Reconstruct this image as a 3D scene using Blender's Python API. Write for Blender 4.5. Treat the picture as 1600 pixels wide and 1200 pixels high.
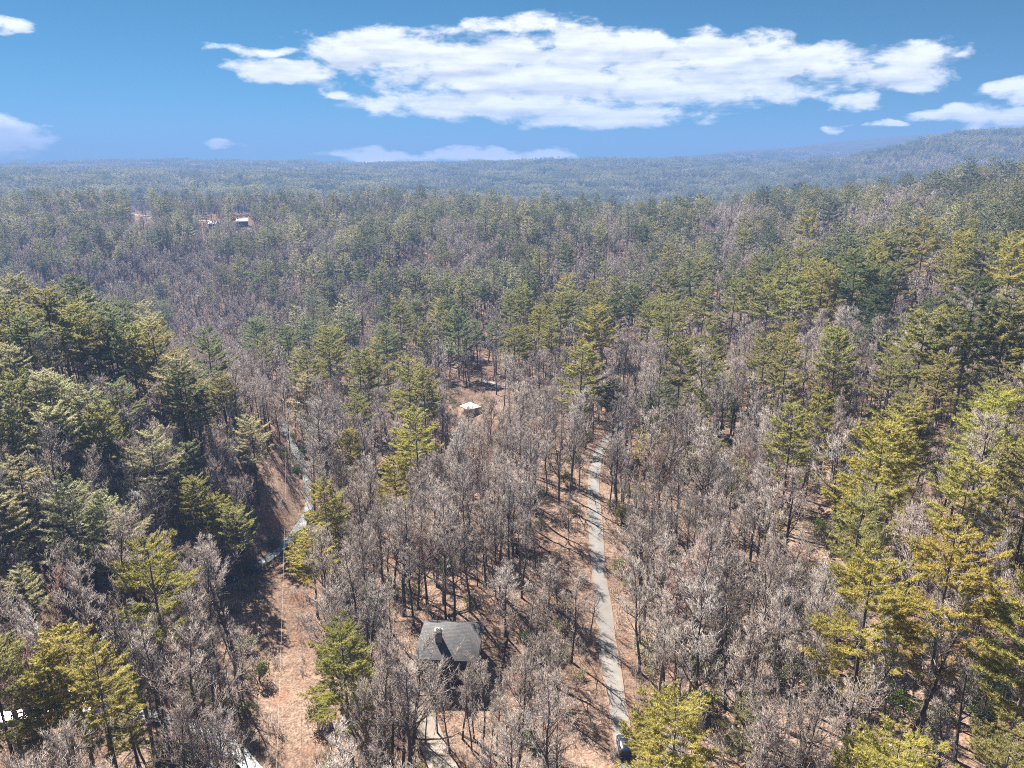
import bpy, math, random
import numpy as np
from mathutils import Vector
R = math.radians
rng = np.random.default_rng(11)
random.seed(5)
sc = bpy.context.scene
for o in list(bpy.data.objects): bpy.data.objects.remove(o)

# ------------------------------------------------------------------ camera
FPX, PITCH, CAMZ = 1121.0, R(16.8), 86.0
cam = bpy.data.cameras.new('camera'); camo = bpy.data.objects.new('camera', cam)
sc.collection.objects.link(camo); sc.camera = camo
cam.sensor_fit = 'HORIZONTAL'; cam.sensor_width = 36; cam.lens = 36*FPX/1600
cam.clip_start = 1; cam.clip_end = 60000
camo.location = (0, 0, CAMZ); camo.rotation_euler = (R(90)-PITCH, 0, 0)

# ------------------------------------------------------------------ sun, sky, exposure
SUN_EL, SUN_AZ = R(39), R(-33)          # azimuth clockwise from +Y: ahead of the camera, to the left
SKY_STRENGTH = 0.05
sun = bpy.data.lights.new('sun', 'SUN'); suno = bpy.data.objects.new('sun', sun)
sc.collection.objects.link(suno)
sun.energy = 5.0; sun.angle = R(0.5); sun.color = (1.0, 0.93, 0.83)
sdir = Vector((math.sin(SUN_AZ)*math.cos(SUN_EL), math.cos(SUN_AZ)*math.cos(SUN_EL), math.sin(SUN_EL)))
suno.rotation_euler = sdir.to_track_quat('Z', 'Y').to_euler(); suno.location = sdir*300
sc.view_settings.view_transform = 'Standard'; sc.view_settings.look = 'None'
sc.view_settings.exposure = 2.0; sc.view_settings.gamma = 1.0; sc.view_settings.use_curve_mapping = False
cy = sc.cycles
cy.max_bounces = 4; cy.diffuse_bounces = 3; cy.glossy_bounces = 2; cy.transmission_bounces = 2
cy.volume_bounces = 0; cy.transparent_max_bounces = 4; cy.caustics_reflective = False; cy.caustics_refractive = False
cy.use_denoising = False; cy.filter_width = 1.05
cy.sample_clamp_indirect = 4

world = bpy.data.worlds.new('World'); sc.world = world; world.use_nodes = True

def build_world():
    nt = world.node_tree; N = nt.nodes; L = nt.links; N.clear()
    def inp(n, i, v):
        if isinstance(v, bpy.types.NodeSocket): L.new(v, n.inputs[i])
        else: n.inputs[i].default_value = v
    def M(op, a, b=0.0, c=0.0):
        n = N.new('ShaderNodeMath'); n.operation = op
        inp(n, 0, a); inp(n, 1, b); inp(n, 2, c); return n.outputs[0]
    def ss(x, a, b):
        n = N.new('ShaderNodeMapRange'); n.interpolation_type = 'SMOOTHSTEP'
        inp(n, 0, x); inp(n, 1, a); inp(n, 2, b); n.inputs[3].default_value = 0; n.inputs[4].default_value = 1
        return n.outputs[0]
    def comb(x, y, z):
        n = N.new('ShaderNodeCombineXYZ'); inp(n, 0, x); inp(n, 1, y); inp(n, 2, z); return n.outputs[0]
    out = N.new('ShaderNodeOutputWorld'); bg = N.new('ShaderNodeBackground'); bg.inputs[1].default_value = SKY_STRENGTH
    L.new(bg.outputs[0], out.inputs[0])
    sky = N.new('ShaderNodeTexSky'); sky.sky_type = 'NISHITA'; sky.sun_disc = False
    sky.sun_elevation = SUN_EL; sky.sun_rotation = SUN_AZ % (2*math.pi); sky.altitude = 5500
    sky.air_density = 1.0; sky.dust_density = 0.0; sky.ozone_density = 6.0
    hs = N.new('ShaderNodeMix'); hs.data_type = 'RGBA'; hs.blend_type = 'MULTIPLY'; hs.inputs[0].default_value = 1
    hs.inputs[7].default_value = (.155, .455, .41, 1); L.new(sky.outputs[0], hs.inputs[6])
    tc = N.new('ShaderNodeTexCoord'); sep = N.new('ShaderNodeSeparateXYZ'); L.new(tc.outputs['Generated'], sep.inputs[0])
    x, y, z = sep.outputs
    az0 = M('ARCTAN2', x, y)
    hor = M('SQRT', M('ADD', M('MULTIPLY', x, x), M('MULTIPLY', y, y)))
    el = M('ARCTAN2', z, hor)
    # the same cloud field goes on round the horizon (one bank every 90 degrees)
    az = M('SUBTRACT', M('FLOORED_MODULO', M('ADD', az0, R(45)), R(90)), R(45))
    turn = M('FLOOR', M('DIVIDE', M('ADD', az0, R(45)), R(90)))
    wq = N.new('ShaderNodeTexNoise'); wq.inputs['Scale'].default_value = 1; wq.inputs['Detail'].default_value = 3
    L.new(comb(M('MULTIPLY', az, 9.0), M('MULTIPLY', el, 26.0), turn), wq.inputs['Vector'])
    wa = M('ADD', az, M('MULTIPLY', M('SUBTRACT', wq.outputs[0], .5), .07))
    def fbm(de, sx, sy, det, rough, off):
        n = N.new('ShaderNodeTexNoise'); n.inputs['Scale'].default_value = 1
        n.inputs['Detail'].default_value = det; n.inputs['Roughness'].default_value = rough
        L.new(comb(M('MULTIPLY', wa, sx), M('MULTIPLY', M('ADD', el, de), sy), M('ADD', turn, off)), n.inputs['Vector'])
        return n.outputs[0]
    # cloud banks: azimuth (rad), elevation (rad), half widths, gain
    def px(xp, yp):
        ang = (262-yp)/1171.0; return math.atan((xp-800)/1160.0), ang
    blobs = []
    for xp, yp, rx, ry, g in [
        (600, 98, 125, 34, 1), (760, 106, 150, 36, 1), (930, 98, 140, 44, 1), (1100, 110, 145, 38, 1), (1230, 122, 115, 32, 1),
        (830, 135, 310, 36, 1), (1070, 148, 240, 36, 1), (1385, 120, 95, 24, .9), (1370, 145, 95, 22, .9), (800, 172, 260, 26, 1), (930, 185, 170, 24, 1),
        (470, 130, 95, 20, .95), (820, 62, 110, 22, .62), (430, 103, 90, 12, .6),
        (700, 243, 200, 13, 1), (860, 244, 60, 9, .8),
        (20, 225, 85, 32, 1), (45, 93, 70, 11, .85), (10, 129, 38, 10, .8), (360, 231, 36, 9, .8),
        (1490, 194, 105, 17, .9), (1595, 168, 80, 18, .9), (1570, 200, 110, 18, .9), (1330, 172, 60, 14, .7), (1305, 213, 26, 8, .62), (1355, 206, 34, 8, .62),
        (545, 160, 30, 10, .55), (1195, 12, 40, 8, .6), (960, 10, 40, 8, .45)]:
        a, e = px(xp, yp); blobs.append((a, e, rx/1171/(1+a*a), ry/1171, g))
    wn = N.new('ShaderNodeTexNoise'); wn.inputs['Scale'].default_value = 1; wn.inputs['Detail'].default_value = 4
    L.new(comb(M('MULTIPLY', az, 16.0), M('MULTIPLY', el, 40.0), M('ADD', turn, 5.5)), wn.inputs['Vector'])
    ws = N.new('ShaderNodeSeparateColor'); L.new(wn.outputs['Color'], ws.inputs[0])
    az_w = M('ADD', az, M('MULTIPLY', M('SUBTRACT', ws.outputs[0], .5), .11)); el_w = M('ADD', el, M('MULTIPLY', M('SUBTRACT', ws.outputs[1], .5), .030))
    def mask(de):
        m = None; e_ = M('ADD', el_w, de)
        for a, e, ra, re, g in blobs:
            dx = M('MULTIPLY', M('SUBTRACT', az_w, a), 1/ra); dy = M('MULTIPLY', M('SUBTRACT', e_, e), 1/re)
            v = M('SUBTRACT', g, M('ADD', M('MULTIPLY', dx, dx), M('MULTIPLY', dy, dy)))
            m = v if m is None else M('SMOOTH_MAX', m, v, .12)
        return M('MAXIMUM', m, -1.5)
    m = mask(0.0); m_up = mask(0.013)
    def field(de):
        f = fbm(de, 20, 44, 10, .60, 3.1)
        return M('MULTIPLY', M('SUBTRACT', f, .5), 2.8)
    f0 = field(0.0); f1 = field(0.011)
    dens = ss(M('ADD', M('SUBTRACT', m, .10), f0), -.18, .60)
    up = M('ADD', f0, M('MULTIPLY', f1, -1.0))
    big = fbm(0.012, 9, 70, 3, .5, 9.0)
    big0 = fbm(-.004, 9, 70, 3, .5, 9.0)
    lit = M('ADD', .66, M('ADD', M('MULTIPLY', up, .34), M('MULTIPLY', M('SUBTRACT', big0, big), 1.5)))
    lit = M('SUBTRACT', lit, M('MULTIPLY', M('SUBTRACT', M('MINIMUM', m_up, 1.0), M('MINIMUM', m, 1.0)), .42))
    lit = M('MINIMUM', M('MAXIMUM', lit, 0.0), 1.0)
    cr = N.new('ShaderNodeMix'); cr.data_type = 'RGBA'
    k = 0.305/SKY_STRENGTH
    cr.inputs[6].default_value = (.52*k, .57*k, .62*k, 1); cr.inputs[7].default_value = (1.06*k, 1.06*k, 1.06*k, 1)
    L.new(lit, cr.inputs[0])
    gain = M('ADD', 1.0, M('MULTIPLY', 1.5, M('POWER', 2.718, M('MULTIPLY', M('MAXIMUM', el, 0.0), -22.0))))     # low clouds lie behind more air
    cg = N.new('ShaderNodeVectorMath'); cg.operation = 'SCALE'; L.new(cr.outputs[2], cg.inputs[0]); L.new(gain, cg.inputs['Scale'])
    mx = N.new('ShaderNodeMix'); mx.data_type = 'RGBA'
    L.new(dens, mx.inputs[0]); L.new(hs.outputs[2], mx.inputs[6]); L.new(cg.outputs[0], mx.inputs[7])
    L.new(mx.outputs[2], bg.inputs[0])
build_world()
world.cycles.sampling_method = 'NONE'     # an even sky is sampled well enough by the bounces

# ------------------------------------------------------------------ terrain height
UC = np.array([-1, -.72, -.55, -.4, -.25, -.1, .05, .2, .35, .5, .6, .72, 1.])
DR = np.array([60, 100, 150, 200, 260, 330, 420, 520, 650, 800, 950, 1200, 1600, 2100, 2700, 3300, 3800, 4200, 4600, 5200, 7000.])
HT = np.array([
 [0, -4, -5, -6, -4, 0, 0, 1, 3, 5, 7, 9, 12],
 [-2, -6, -9, -10, -7, -1, 0, 1, 4, 8, 11, 14, 18],
 [2, -2, -6, -9, -10, -3, 0, 2, 6, 12, 16, 19, 24],
 [12, 10, 7, -2, -12, -5, -1, 3, 8, 16, 20, 24, 30],
 [20, 18, 15, 3, -15, -8, -2, 3, 10, 20, 25, 29, 36],
 [2, -4, -12, -14, -17, -11, -3, 5, 14, 25, 30, 35, 40],
 [-38, -42, -46, -42, -24, -12, -6, 5, 20, 32, 38, 42, 46],
 [-36, -38, -40, -36, -12, 0, 5, 14, 28, 42, 48, 52, 54],
 [-14, -14, -12, -4, 12, 22, 24, 28, 38, 52, 58, 62, 64],
 [10, 12, 16, 14, 12, 10, 8, 14, 22, 34, 42, 46, 48],
 [26, 28, 36, 34, 42, 44, 36, 18, 2, -4, -2, 0, 2],
 [-4, -4, -4, -10, -20, -22, -28, -34, -36, -36, -32, -28, -24],
 [4, 4, 0, -6, -22, -30, -34, -26, -14, 0, 10, 14, 14],
 [46, 44, 46, 44, 26, 2, -4, 4, 22, 68, 118, 118, 100],
 [52, 52, 52, 50, 48, 44, 42, 50, 64, 126, 222, 205, 150],
 [40, 44, 48, 46, 50, 62, 92, 100, 76, 70, 80, 90, 90],
 [50, 50, 52, 60, 60, 60, 64, 66, 66, 70, 70, 70, 70],
 [66, 68, 76, 106, 74, 70, 74, 76, 80, 90, 90, 90, 90],
 [84, 86, 90, 86, 88, 90, 118, 140, 160, 165, 170, 175, 170],
 [70, 70, 70, 70, 76, 80, 90, 150, 255, 310, 375, 385, 350],
 [70, 70, 70, 70, 70, 70, 70, 80, 110, 140, 170, 190, 190.]])
NU, ND = 201, 261
ug = np.linspace(-1, 1, NU); lg = np.linspace(math.log(60), math.log(7000), ND)
def _lookup():
    t = np.array([np.interp(ug, UC, r) for r in HT])
    g = np.array([np.interp(lg, np.log(DR), t[:, j]) for j in range(NU)]).T
    def blur(a, axis, s):
        n = int(3*s); k = np.exp(-.5*(np.arange(-n, n+1)/s)**2); k /= k.sum()
        p = np.pad(a, [(n, n) if i == axis else (0, 0) for i in range(2)], mode='edge')
        return np.apply_along_axis(lambda v: np.convolve(v, k, 'valid'), axis, p)
    return blur(blur(g, 0, 3.2), 1, 4.0)
HG = _lookup()
_wr = np.random.default_rng(3)
WAVES = []
for lam, amp in ((900, 4.0), (430, 3.0), (210, 1.8), (95, .9), (47, .45), (23, .2)):
    for _ in range(5):
        a = _wr.uniform(0, 2*math.pi); WAVES.append((math.cos(a)*2*math.pi/lam, math.sin(a)*2*math.pi/lam, _wr.uniform(0, 6.28), amp/2.2, lam))
BIGW = []
for lam, amp in ((2200, 9.0), (1100, 6.0), (600, 4.0)):
    for _ in range(5):
        a = _wr.uniform(0, 2*math.pi); BIGW.append((math.cos(a)*2*math.pi/lam, math.sin(a)*2*math.pi/lam, _wr.uniform(0, 6.28), amp/2.2, lam))
def h_base(x, y):
    x = np.asarray(x, float); y = np.asarray(y, float)
    yy = np.maximum(y, 60.0)
    u = np.clip(x/yy, -1, 1)*(NU-1)/2+(NU-1)/2
    l = np.clip((np.log(yy)-lg[0])/(lg[-1]-lg[0]), 0, 1)*(ND-1)
    i = np.clip(u.astype(int), 0, NU-2); j = np.clip(l.astype(int), 0, ND-2)
    fu = u-i; fl = l-j
    h = (HG[j, i]*(1-fu)+HG[j, i+1]*fu)*(1-fl)+(HG[j+1, i]*(1-fu)+HG[j+1, i+1]*fu)*fl
    near = np.clip((y-150)/500, .12, 1)
    for kx, ky, ph, am, lam in WAVES:
        h = h+am*np.sin(kx*x+ky*y+ph)*(near if lam > 100 else 1.0)
    far = np.clip((y-2800)/2000, 0, 1)
    if np.any(far > 0):
        for kx, ky, ph, am, lam in BIGW: h = h+far*am*np.sin(kx*x+ky*y+ph)
    return h

# pixel <-> world
CP, SP = math.cos(PITCH), math.sin(PITCH)
def ray(px, py):
    return np.array([px-800.0, FPX*CP-(py-600.0)*SP, -(FPX*SP+(py-600.0)*CP)])
def proj(P):
    P = np.asarray(P, float); x = P[..., 0]; y = P[..., 1]; z = P[..., 2]-CAMZ
    d = y*CP-z*SP; v = y*SP+z*CP
    return np.stack([800+FPX*x/d, 600-FPX*v/d], -1), d
def hit(px, py, extra=0.0, hf=None):
    """first point along the pixel's direction that meets the ground (plus extra metres)"""
    hf = hf or h_base
    r = ray(px, py); r = r/r[1]
    t = np.concatenate([np.arange(55, 1500, 1.0), np.arange(1500, 9000, 10.0)])
    P = np.array([0, 0, CAMZ])+t[:, None]*r
    dz = P[:, 2]-hf(P[:, 0], P[:, 1])-extra
    k = np.argmax(dz < 0)
    if not dz[k] < 0: return None
    return float(P[k, 0]), float(P[k, 1])

# corridors that are worked into the ground: road, lane, trail under the wire, creek
def resample(pts, step):
    p = np.array(pts, float)
    for _ in range(3):                      # corner cutting
        q = np.empty((2*len(p)-2, 2)); q[0::2] = .75*p[:-1]+.25*p[1:]; q[1::2] = .25*p[:-1]+.75*p[1:]
        p = np.vstack([p[:1], q, p[-1:]])
    s = np.concatenate([[0], np.cumsum(np.hypot(*np.diff(p, axis=0).T))])
    t = np.arange(0, s[-1], step)
    return np.stack([np.interp(t, s, p[:, 0]), np.interp(t, s, p[:, 1])], -1)
def smooth1(a, n):
    k = np.ones(n)/n; return np.convolve(np.pad(a, n//2, mode='edge'), k, 'same')[n//2:-(n//2)]
ROAD_PX = [(1006, 1290), (990, 1230), (972, 1150), (960, 1080), (950, 1020), (943, 960), (936, 900), (931, 840), (928, 790), (927, 745), (935, 700), (975, 665), (985, 648), (955, 618), (930, 585), (905, 568), (880, 560)]
LANE_PX = [(905, 568), (850, 588), (800, 608), (770, 600), (745, 592)]
TRAIL_PX = [(462, 1290), (458, 1200), (450, 1080), (446, 980), (446, 880), (446, 800), (440, 750), (428, 715)]
CREEK_PX = [(440, 660), (455, 690), (468, 715), (484, 752), (484, 800), (446, 852), (395, 890), (300, 925), (215, 958), (160, 995), (110, 1045), (120, 1090), (200, 1112), (290, 1130), (360, 1165), (420, 1230), (440, 1290)]
CREEK2_PX = [(-160, 1150), (-60, 1125), (30, 1112), (120, 1108), (150, 1110)]
ROAD = resample([hit(*p) for p in ROAD_PX], 2.0); LANE = resample([hit(*p) for p in LANE_PX], 2.0)
TRAIL = resample([hit(*p) for p in TRAIL_PX], 3.0)
CREEK = resample([hit(*p) for p in CREEK_PX], 2.0); CREEK2 = resample([hit(*p) for p in CREEK2_PX], 2.0)
PATHS = []
for P, w, fall, sink, nm in ((ROAD, 3.2, 7, 0, 'road'), (LANE, 2.4, 6, 0, 'lane'), (CREEK, 1.8, 6, 1.2, 'creek'), (CREEK2, 1.8, 6, 1.2, 'creek')):
    z = smooth1(h_base(P[:, 0], P[:, 1]), 15); PATHS.append((P, z, w, fall, sink, nm))
HOUSE = hit(705, 1040)
PADS = [(HOUSE[0], HOUSE[1]+3, 12, 9)]
def path_dist(x, y, P):
    d = np.empty(x.shape); k = np.empty(x.shape, int); st = 20000
    for i in range(0, len(x), st):
        q = (x[i:i+st, None]-P[None, :, 0])**2+(y[i:i+st, None]-P[None, :, 1])**2
        k[i:i+st] = q.argmin(1); d[i:i+st] = np.sqrt(q.min(1))
    return d, k
def ground_h(x, y):
    x = np.atleast_1d(np.asarray(x, float)); y = np.atleast_1d(np.asarray(y, float))
    h = h_base(x, y)
    for (cx, cy_, r, f) in PADS:
        d = np.hypot(x-cx, y-cy_); w = np.clip((r+f-d)/f, 0, 1); w = w*w*(3-2*w)
        h = h*(1-w)+w*float(h_base(cx, cy_))
    near = (y < 420) & (np.abs(x) < 300)
    if near.any():
        xn, yn, hn = x[near], y[near], h[near]
        for P, z, w, fall, sink, nm in PATHS:
            d, k = path_dist(xn, yn, P)
            t = np.clip((w+fall-d)/fall, 0, 1); t = t*t*(3-2*t)
            hn = hn*(1-t)+t*(z[k]-sink)
        h[near] = hn
    return h
def gh(x, y): return float(ground_h(x, y)[0])

# ------------------------------------------------------------------ object helpers
COL = sc.collection
def new_mesh(name, V, F, mats, mi=None, smooth=False):
    me = bpy.data.meshes.new(name)
    V = np.asarray(V, np.float32); F = np.asarray(F, np.int32)
    me.vertices.add(len(V)); me.vertices.foreach_set('co', V.ravel())
    nf, s = F.shape
    me.loops.add(nf*s); me.loops.foreach_set('vertex_index', F.ravel())
    me.polygons.add(nf); me.polygons.foreach_set('loop_start', np.arange(0, nf*s, s, dtype=np.int32))
    me.polygons.foreach_set('loop_total', np.full(nf, s, np.int32))
    if mi is not None: me.polygons.foreach_set('material_index', np.asarray(mi, np.int32))
    if smooth: me.polygons.foreach_set('use_smooth', np.ones(nf, bool))
    for m in mats: me.materials.append(m)
    me.update(); me.validate(); return me
def link(name, me, parent=None):
    o = bpy.data.objects.new(name, me); COL.objects.link(o)
    if parent: o.parent = parent
    return o
def tag(o, label=None, cat=None, group=None, kind=None):
    if label: o['label'] = label
    if cat: o['category'] = cat
    if group: o['group'] = group
    if kind: o['kind'] = kind
    return o
def empty(name, loc=(0, 0, 0), rz=0.0):
    o = bpy.data.objects.new(name, None); COL.objects.link(o)
    o.location = loc; o.rotation_euler = (0, 0, rz); o.empty_display_size = .5; return o
class MB:
    """collects triangles"""
    def __init__(s): s.V = []; s.F = []; s.n = 0
    def add(s, V, F):
        V = np.asarray(V, float).reshape(-1, 3); s.V.append(V); s.F.append(np.asarray(F, int).reshape(-1, 3)+s.n); s.n += len(V)
    def quads(s, V, Q):
        Q = np.asarray(Q, int).reshape(-1, 4); s.add(V, np.concatenate([Q[:, [0, 1, 2]], Q[:, [0, 2, 3]]]))
    def box(s, x0, x1, y0, y1, z0, z1):
        V = [(x, y, z) for z in (z0, z1) for y in (y0, y1) for x in (x0, x1)]
        s.quads(V, [(0, 2, 3, 1), (4, 5, 7, 6), (0, 1, 5, 4), (2, 6, 7, 3), (0, 4, 6, 2), (1, 3, 7, 5)])
    def tube(s, P, r, k=5, cap=False):
        P = np.asarray(P, float); n = len(P); r = np.broadcast_to(r, (n,))
        T = np.gradient(P, axis=0); T /= np.linalg.norm(T, axis=1)[:, None]+1e-9
        ref = np.array([0, 0, 1.]) if abs(T[0, 2]) < .8 else np.array([1., 0, 0])
        A = np.cross(T, ref); A /= np.linalg.norm(A, axis=1)[:, None]+1e-9; B = np.cross(T, A)
        a = np.arange(k)*2*math.pi/k
        V = P[:, None]+r[:, None, None]*(np.cos(a)[None, :, None]*A[:, None]+np.sin(a)[None, :, None]*B[:, None])
        i = np.arange(n-1)[:, None]*k+np.arange(k)[None]; j = np.arange(n-1)[:, None]*k+(np.arange(k)+1)[None] % k
        s.quads(V.reshape(-1, 3), np.stack([i, j, j+k, i+k], -1))
    def cones(s, B, T, r):
        B = np.asarray(B, float); T = np.asarray(T, float); n = len(B); r = np.broadcast_to(r, (n,))
        D = T-B; D /= np.linalg.norm(D, axis=1)[:, None]+1e-9
        ref = np.where(np.abs(D[:, 2:3]) < .8, [[0, 0, 1.]], [[1., 0, 0]])
        A = np.cross(D, ref); A /= np.linalg.norm(A, axis=1)[:, None]+1e-9; C = np.cross(D, A)
        V = np.empty((n, 4, 3))
        for q in range(3):
            a = q*2*math.pi/3; V[:, q] = B+r[:, None]*(math.cos(a)*A+math.sin(a)*C)
        V[:, 3] = T
        i = np.arange(n)[:, None]*4
        s.add(V, np.concatenate([i+[[0, 1, 3]], i+[[1, 2, 3]], i+[[2, 0, 3]]]))
    def blades(s, B, T, w, rg):
        B = np.asarray(B, float); T = np.asarray(T, float); n = len(B)
        D = T-B; S = np.cross(D, rg.normal(size=(n, 3))); S /= np.linalg.norm(S, axis=1)[:, None]+1e-9
        w = np.broadcast_to(w, (n,))[:, None]
        V = np.stack([B+S*w*.5, B-S*w*.5, T], 1)
        s.add(V, np.arange(3*n).reshape(n, 3))
    def mesh(s, name, mat, smooth=False):
        return new_mesh(name, np.concatenate(s.V), np.concatenate(s.F), [mat], smooth=smooth)
    def obj(s, name, mat, parent=None, smooth=False):
        return link(name, s.mesh(name, mat, smooth), parent)
def join_mesh(name, parts):
    V, F, I, m, n = [], [], [], [], 0
    for k, (mb, mat) in enumerate(parts):
        if not mb.V: continue
        v = np.concatenate(mb.V); f = np.concatenate(mb.F)+n
        V.append(v); F.append(f); I.append(np.full(len(f), len(m))); m.append(mat); n += len(v)
    return new_mesh(name, np.concatenate(V), np.concatenate(F), m, np.concatenate(I))

# ------------------------------------------------------------------ materials
def mat(name, build):
    m = bpy.data.materials.new(name); m.use_nodes = True; nt = m.node_tree; nt.nodes.clear()
    out = nt.nodes.new('ShaderNodeOutputMaterial'); build(nt, nt.nodes, nt.links, out); return m
def ramp(N, stops):
    r = N.new('ShaderNodeValToRGB'); e = r.color_ramp.elements
    while len(e) > 1: e.remove(e[-1])
    e[0].position = stops[0][0]; e[0].color = (*stops[0][1], 1)
    for p, c in stops[1:]:
        q = e.new(p); q.color = (*c, 1)
    return r
def noise(N, L, coord, scale, det=4, rough=.55):
    n = N.new('ShaderNodeTexNoise'); n.inputs['Scale'].default_value = scale; n.inputs['Detail'].default_value = det
    n.inputs['Roughness'].default_value = rough; L.new(coord, n.inputs['Vector']); return n.outputs[0]
def mixc(N, L, f, a, b, mode='MIX'):
    m = N.new('ShaderNodeMix'); m.data_type = 'RGBA'; m.blend_type = mode
    for i, v in ((0, f), (6, a), (7, b)):
        if isinstance(v, bpy.types.NodeSocket): L.new(v, m.inputs[i])
        elif i == 0: m.inputs[0].default_value = v
        else: m.inputs[i].default_value = (*v, 1)
    return m.outputs[2]
def plain(name, c, c2=None, scale=3.0, rough=.7, metal=0.0, bump=0.0, spec=.3, bscale=None):
    def b(nt, N, L, out):
        p = N.new('ShaderNodeBsdfPrincipled'); p.inputs['Roughness'].default_value = rough; p.inputs['Metallic'].default_value = metal
        p.inputs['Specular IOR Level'].default_value = spec
        tc = N.new('ShaderNodeTexCoord')
        n = noise(N, L, tc.outputs['Object'], scale, 6, .6)
        r = ramp(N, [(.3, c), (.7, c2 or tuple(v*.7 for v in c))]); L.new(n, r.inputs[0]); L.new(r.outputs[0], p.inputs['Base Color'])
        if bump:
            bp = N.new('ShaderNodeBump'); bp.inputs['Strength'].default_value = bump
            L.new(noise(N, L, tc.outputs['Object'], bscale or scale*4, 4), bp.inputs['Height']); L.new(bp.outputs[0], p.inputs['Normal'])
        L.new(p.outputs[0], out.inputs[0])
    return mat(name, b)
def m_foliage(name, cols, use_color, translucent=.5):
    def b(nt, N, L, out):
        oi = N.new('ShaderNodeObjectInfo'); tc = N.new('ShaderNodeTexCoord')
        base = oi.outputs['Color']
        if not use_color:
            r = ramp(N, [(i/(len(cols)-1), c) for i, c in enumerate(cols)]); L.new(oi.outputs['Random'], r.inputs[0]); base = r.outputs[0]
        n = noise(N, L, tc.outputs['Object'], .9, 3)
        r2 = ramp(N, [(.3, (.70, .74, .70)), (.7, (1.2, 1.14, 1.0))]); L.new(n, r2.inputs[0])
        c = mixc(N, L, 1.0, base, r2.outputs[0], 'MULTIPLY')
        d = N.new('ShaderNodeBsdfDiffuse'); t = N.new('ShaderNodeBsdfTranslucent'); s = N.new('ShaderNodeMixShader'); s.inputs[0].default_value = translucent
        L.new(c, d.inputs[0]); L.new(c, t.inputs[0]); L.new(d.outputs[0], s.inputs[1]); L.new(t.outputs[0], s.inputs[2]); L.new(s.outputs[0], out.inputs[0])
    return mat(name, b)
def m_bark(name, cols, rnd=True, scale=4.0):
    def b(nt, N, L, out):
        oi = N.new('ShaderNodeObjectInfo'); tc = N.new('ShaderNodeTexCoord')
        r = ramp(N, [(i/(len(cols)-1), c) for i, c in enumerate(cols)]); L.new(oi.outputs['Random'], r.inputs[0])
        n = noise(N, L, tc.outputs['Object'], scale, 4)
        r2 = ramp(N, [(.3, (.65, .65, .65)), (.72, (1.3, 1.28, 1.25))]); L.new(n, r2.inputs[0])
        c = mixc(N, L, 1.0, r.outputs[0], r2.outputs[0], 'MULTIPLY')
        d = N.new('ShaderNodeBsdfDiffuse'); L.new(c, d.inputs[0]); L.new(d.outputs[0], out.inputs[0])
    return mat(name, b)
PINE_COLS = [(.125, .135, .052), (.085, .105, .050), (.15, .15, .055), (.10, .125, .07), (.175, .165, .06), (.075, .095, .05), (.14, .15, .085)]
M_NEEDLE = m_foliage('pine_needles', PINE_COLS, True)
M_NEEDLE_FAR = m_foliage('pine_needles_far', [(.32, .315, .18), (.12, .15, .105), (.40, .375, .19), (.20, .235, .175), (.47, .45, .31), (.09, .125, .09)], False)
M_BROAD = m_foliage('evergreen_leaves', [], True, .2)
M_PINEBARK = m_bark('pine_bark', [(.085, .068, .058), (.11, .09, .078), (.15, .13, .115)])
M_DEADTWIG = m_bark('dead_pine_twigs', [(.2, .175, .155), (.26, .235, .21)])
M_BARK = m_bark('hardwood_bark', [(.065, .053, .046), (.11, .092, .08), (.08, .066, .057), (.20, .175, .155)])
M_TWIG = m_bark('hardwood_twigs', [(.35, .30, .275), (.46, .41, .38), (.28, .235, .21), (.41, .36, .325), (.37, .31, .285), (.51, .47, .445), (.31, .28, .255)], scale=1.2)
M_TWIG_RED = m_bark('reddish_twigs', [(0.364, 0.247, 0.215), (0.416, 0.286, 0.247), (0.325, 0.234, 0.195)], scale=1.2)

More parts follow.
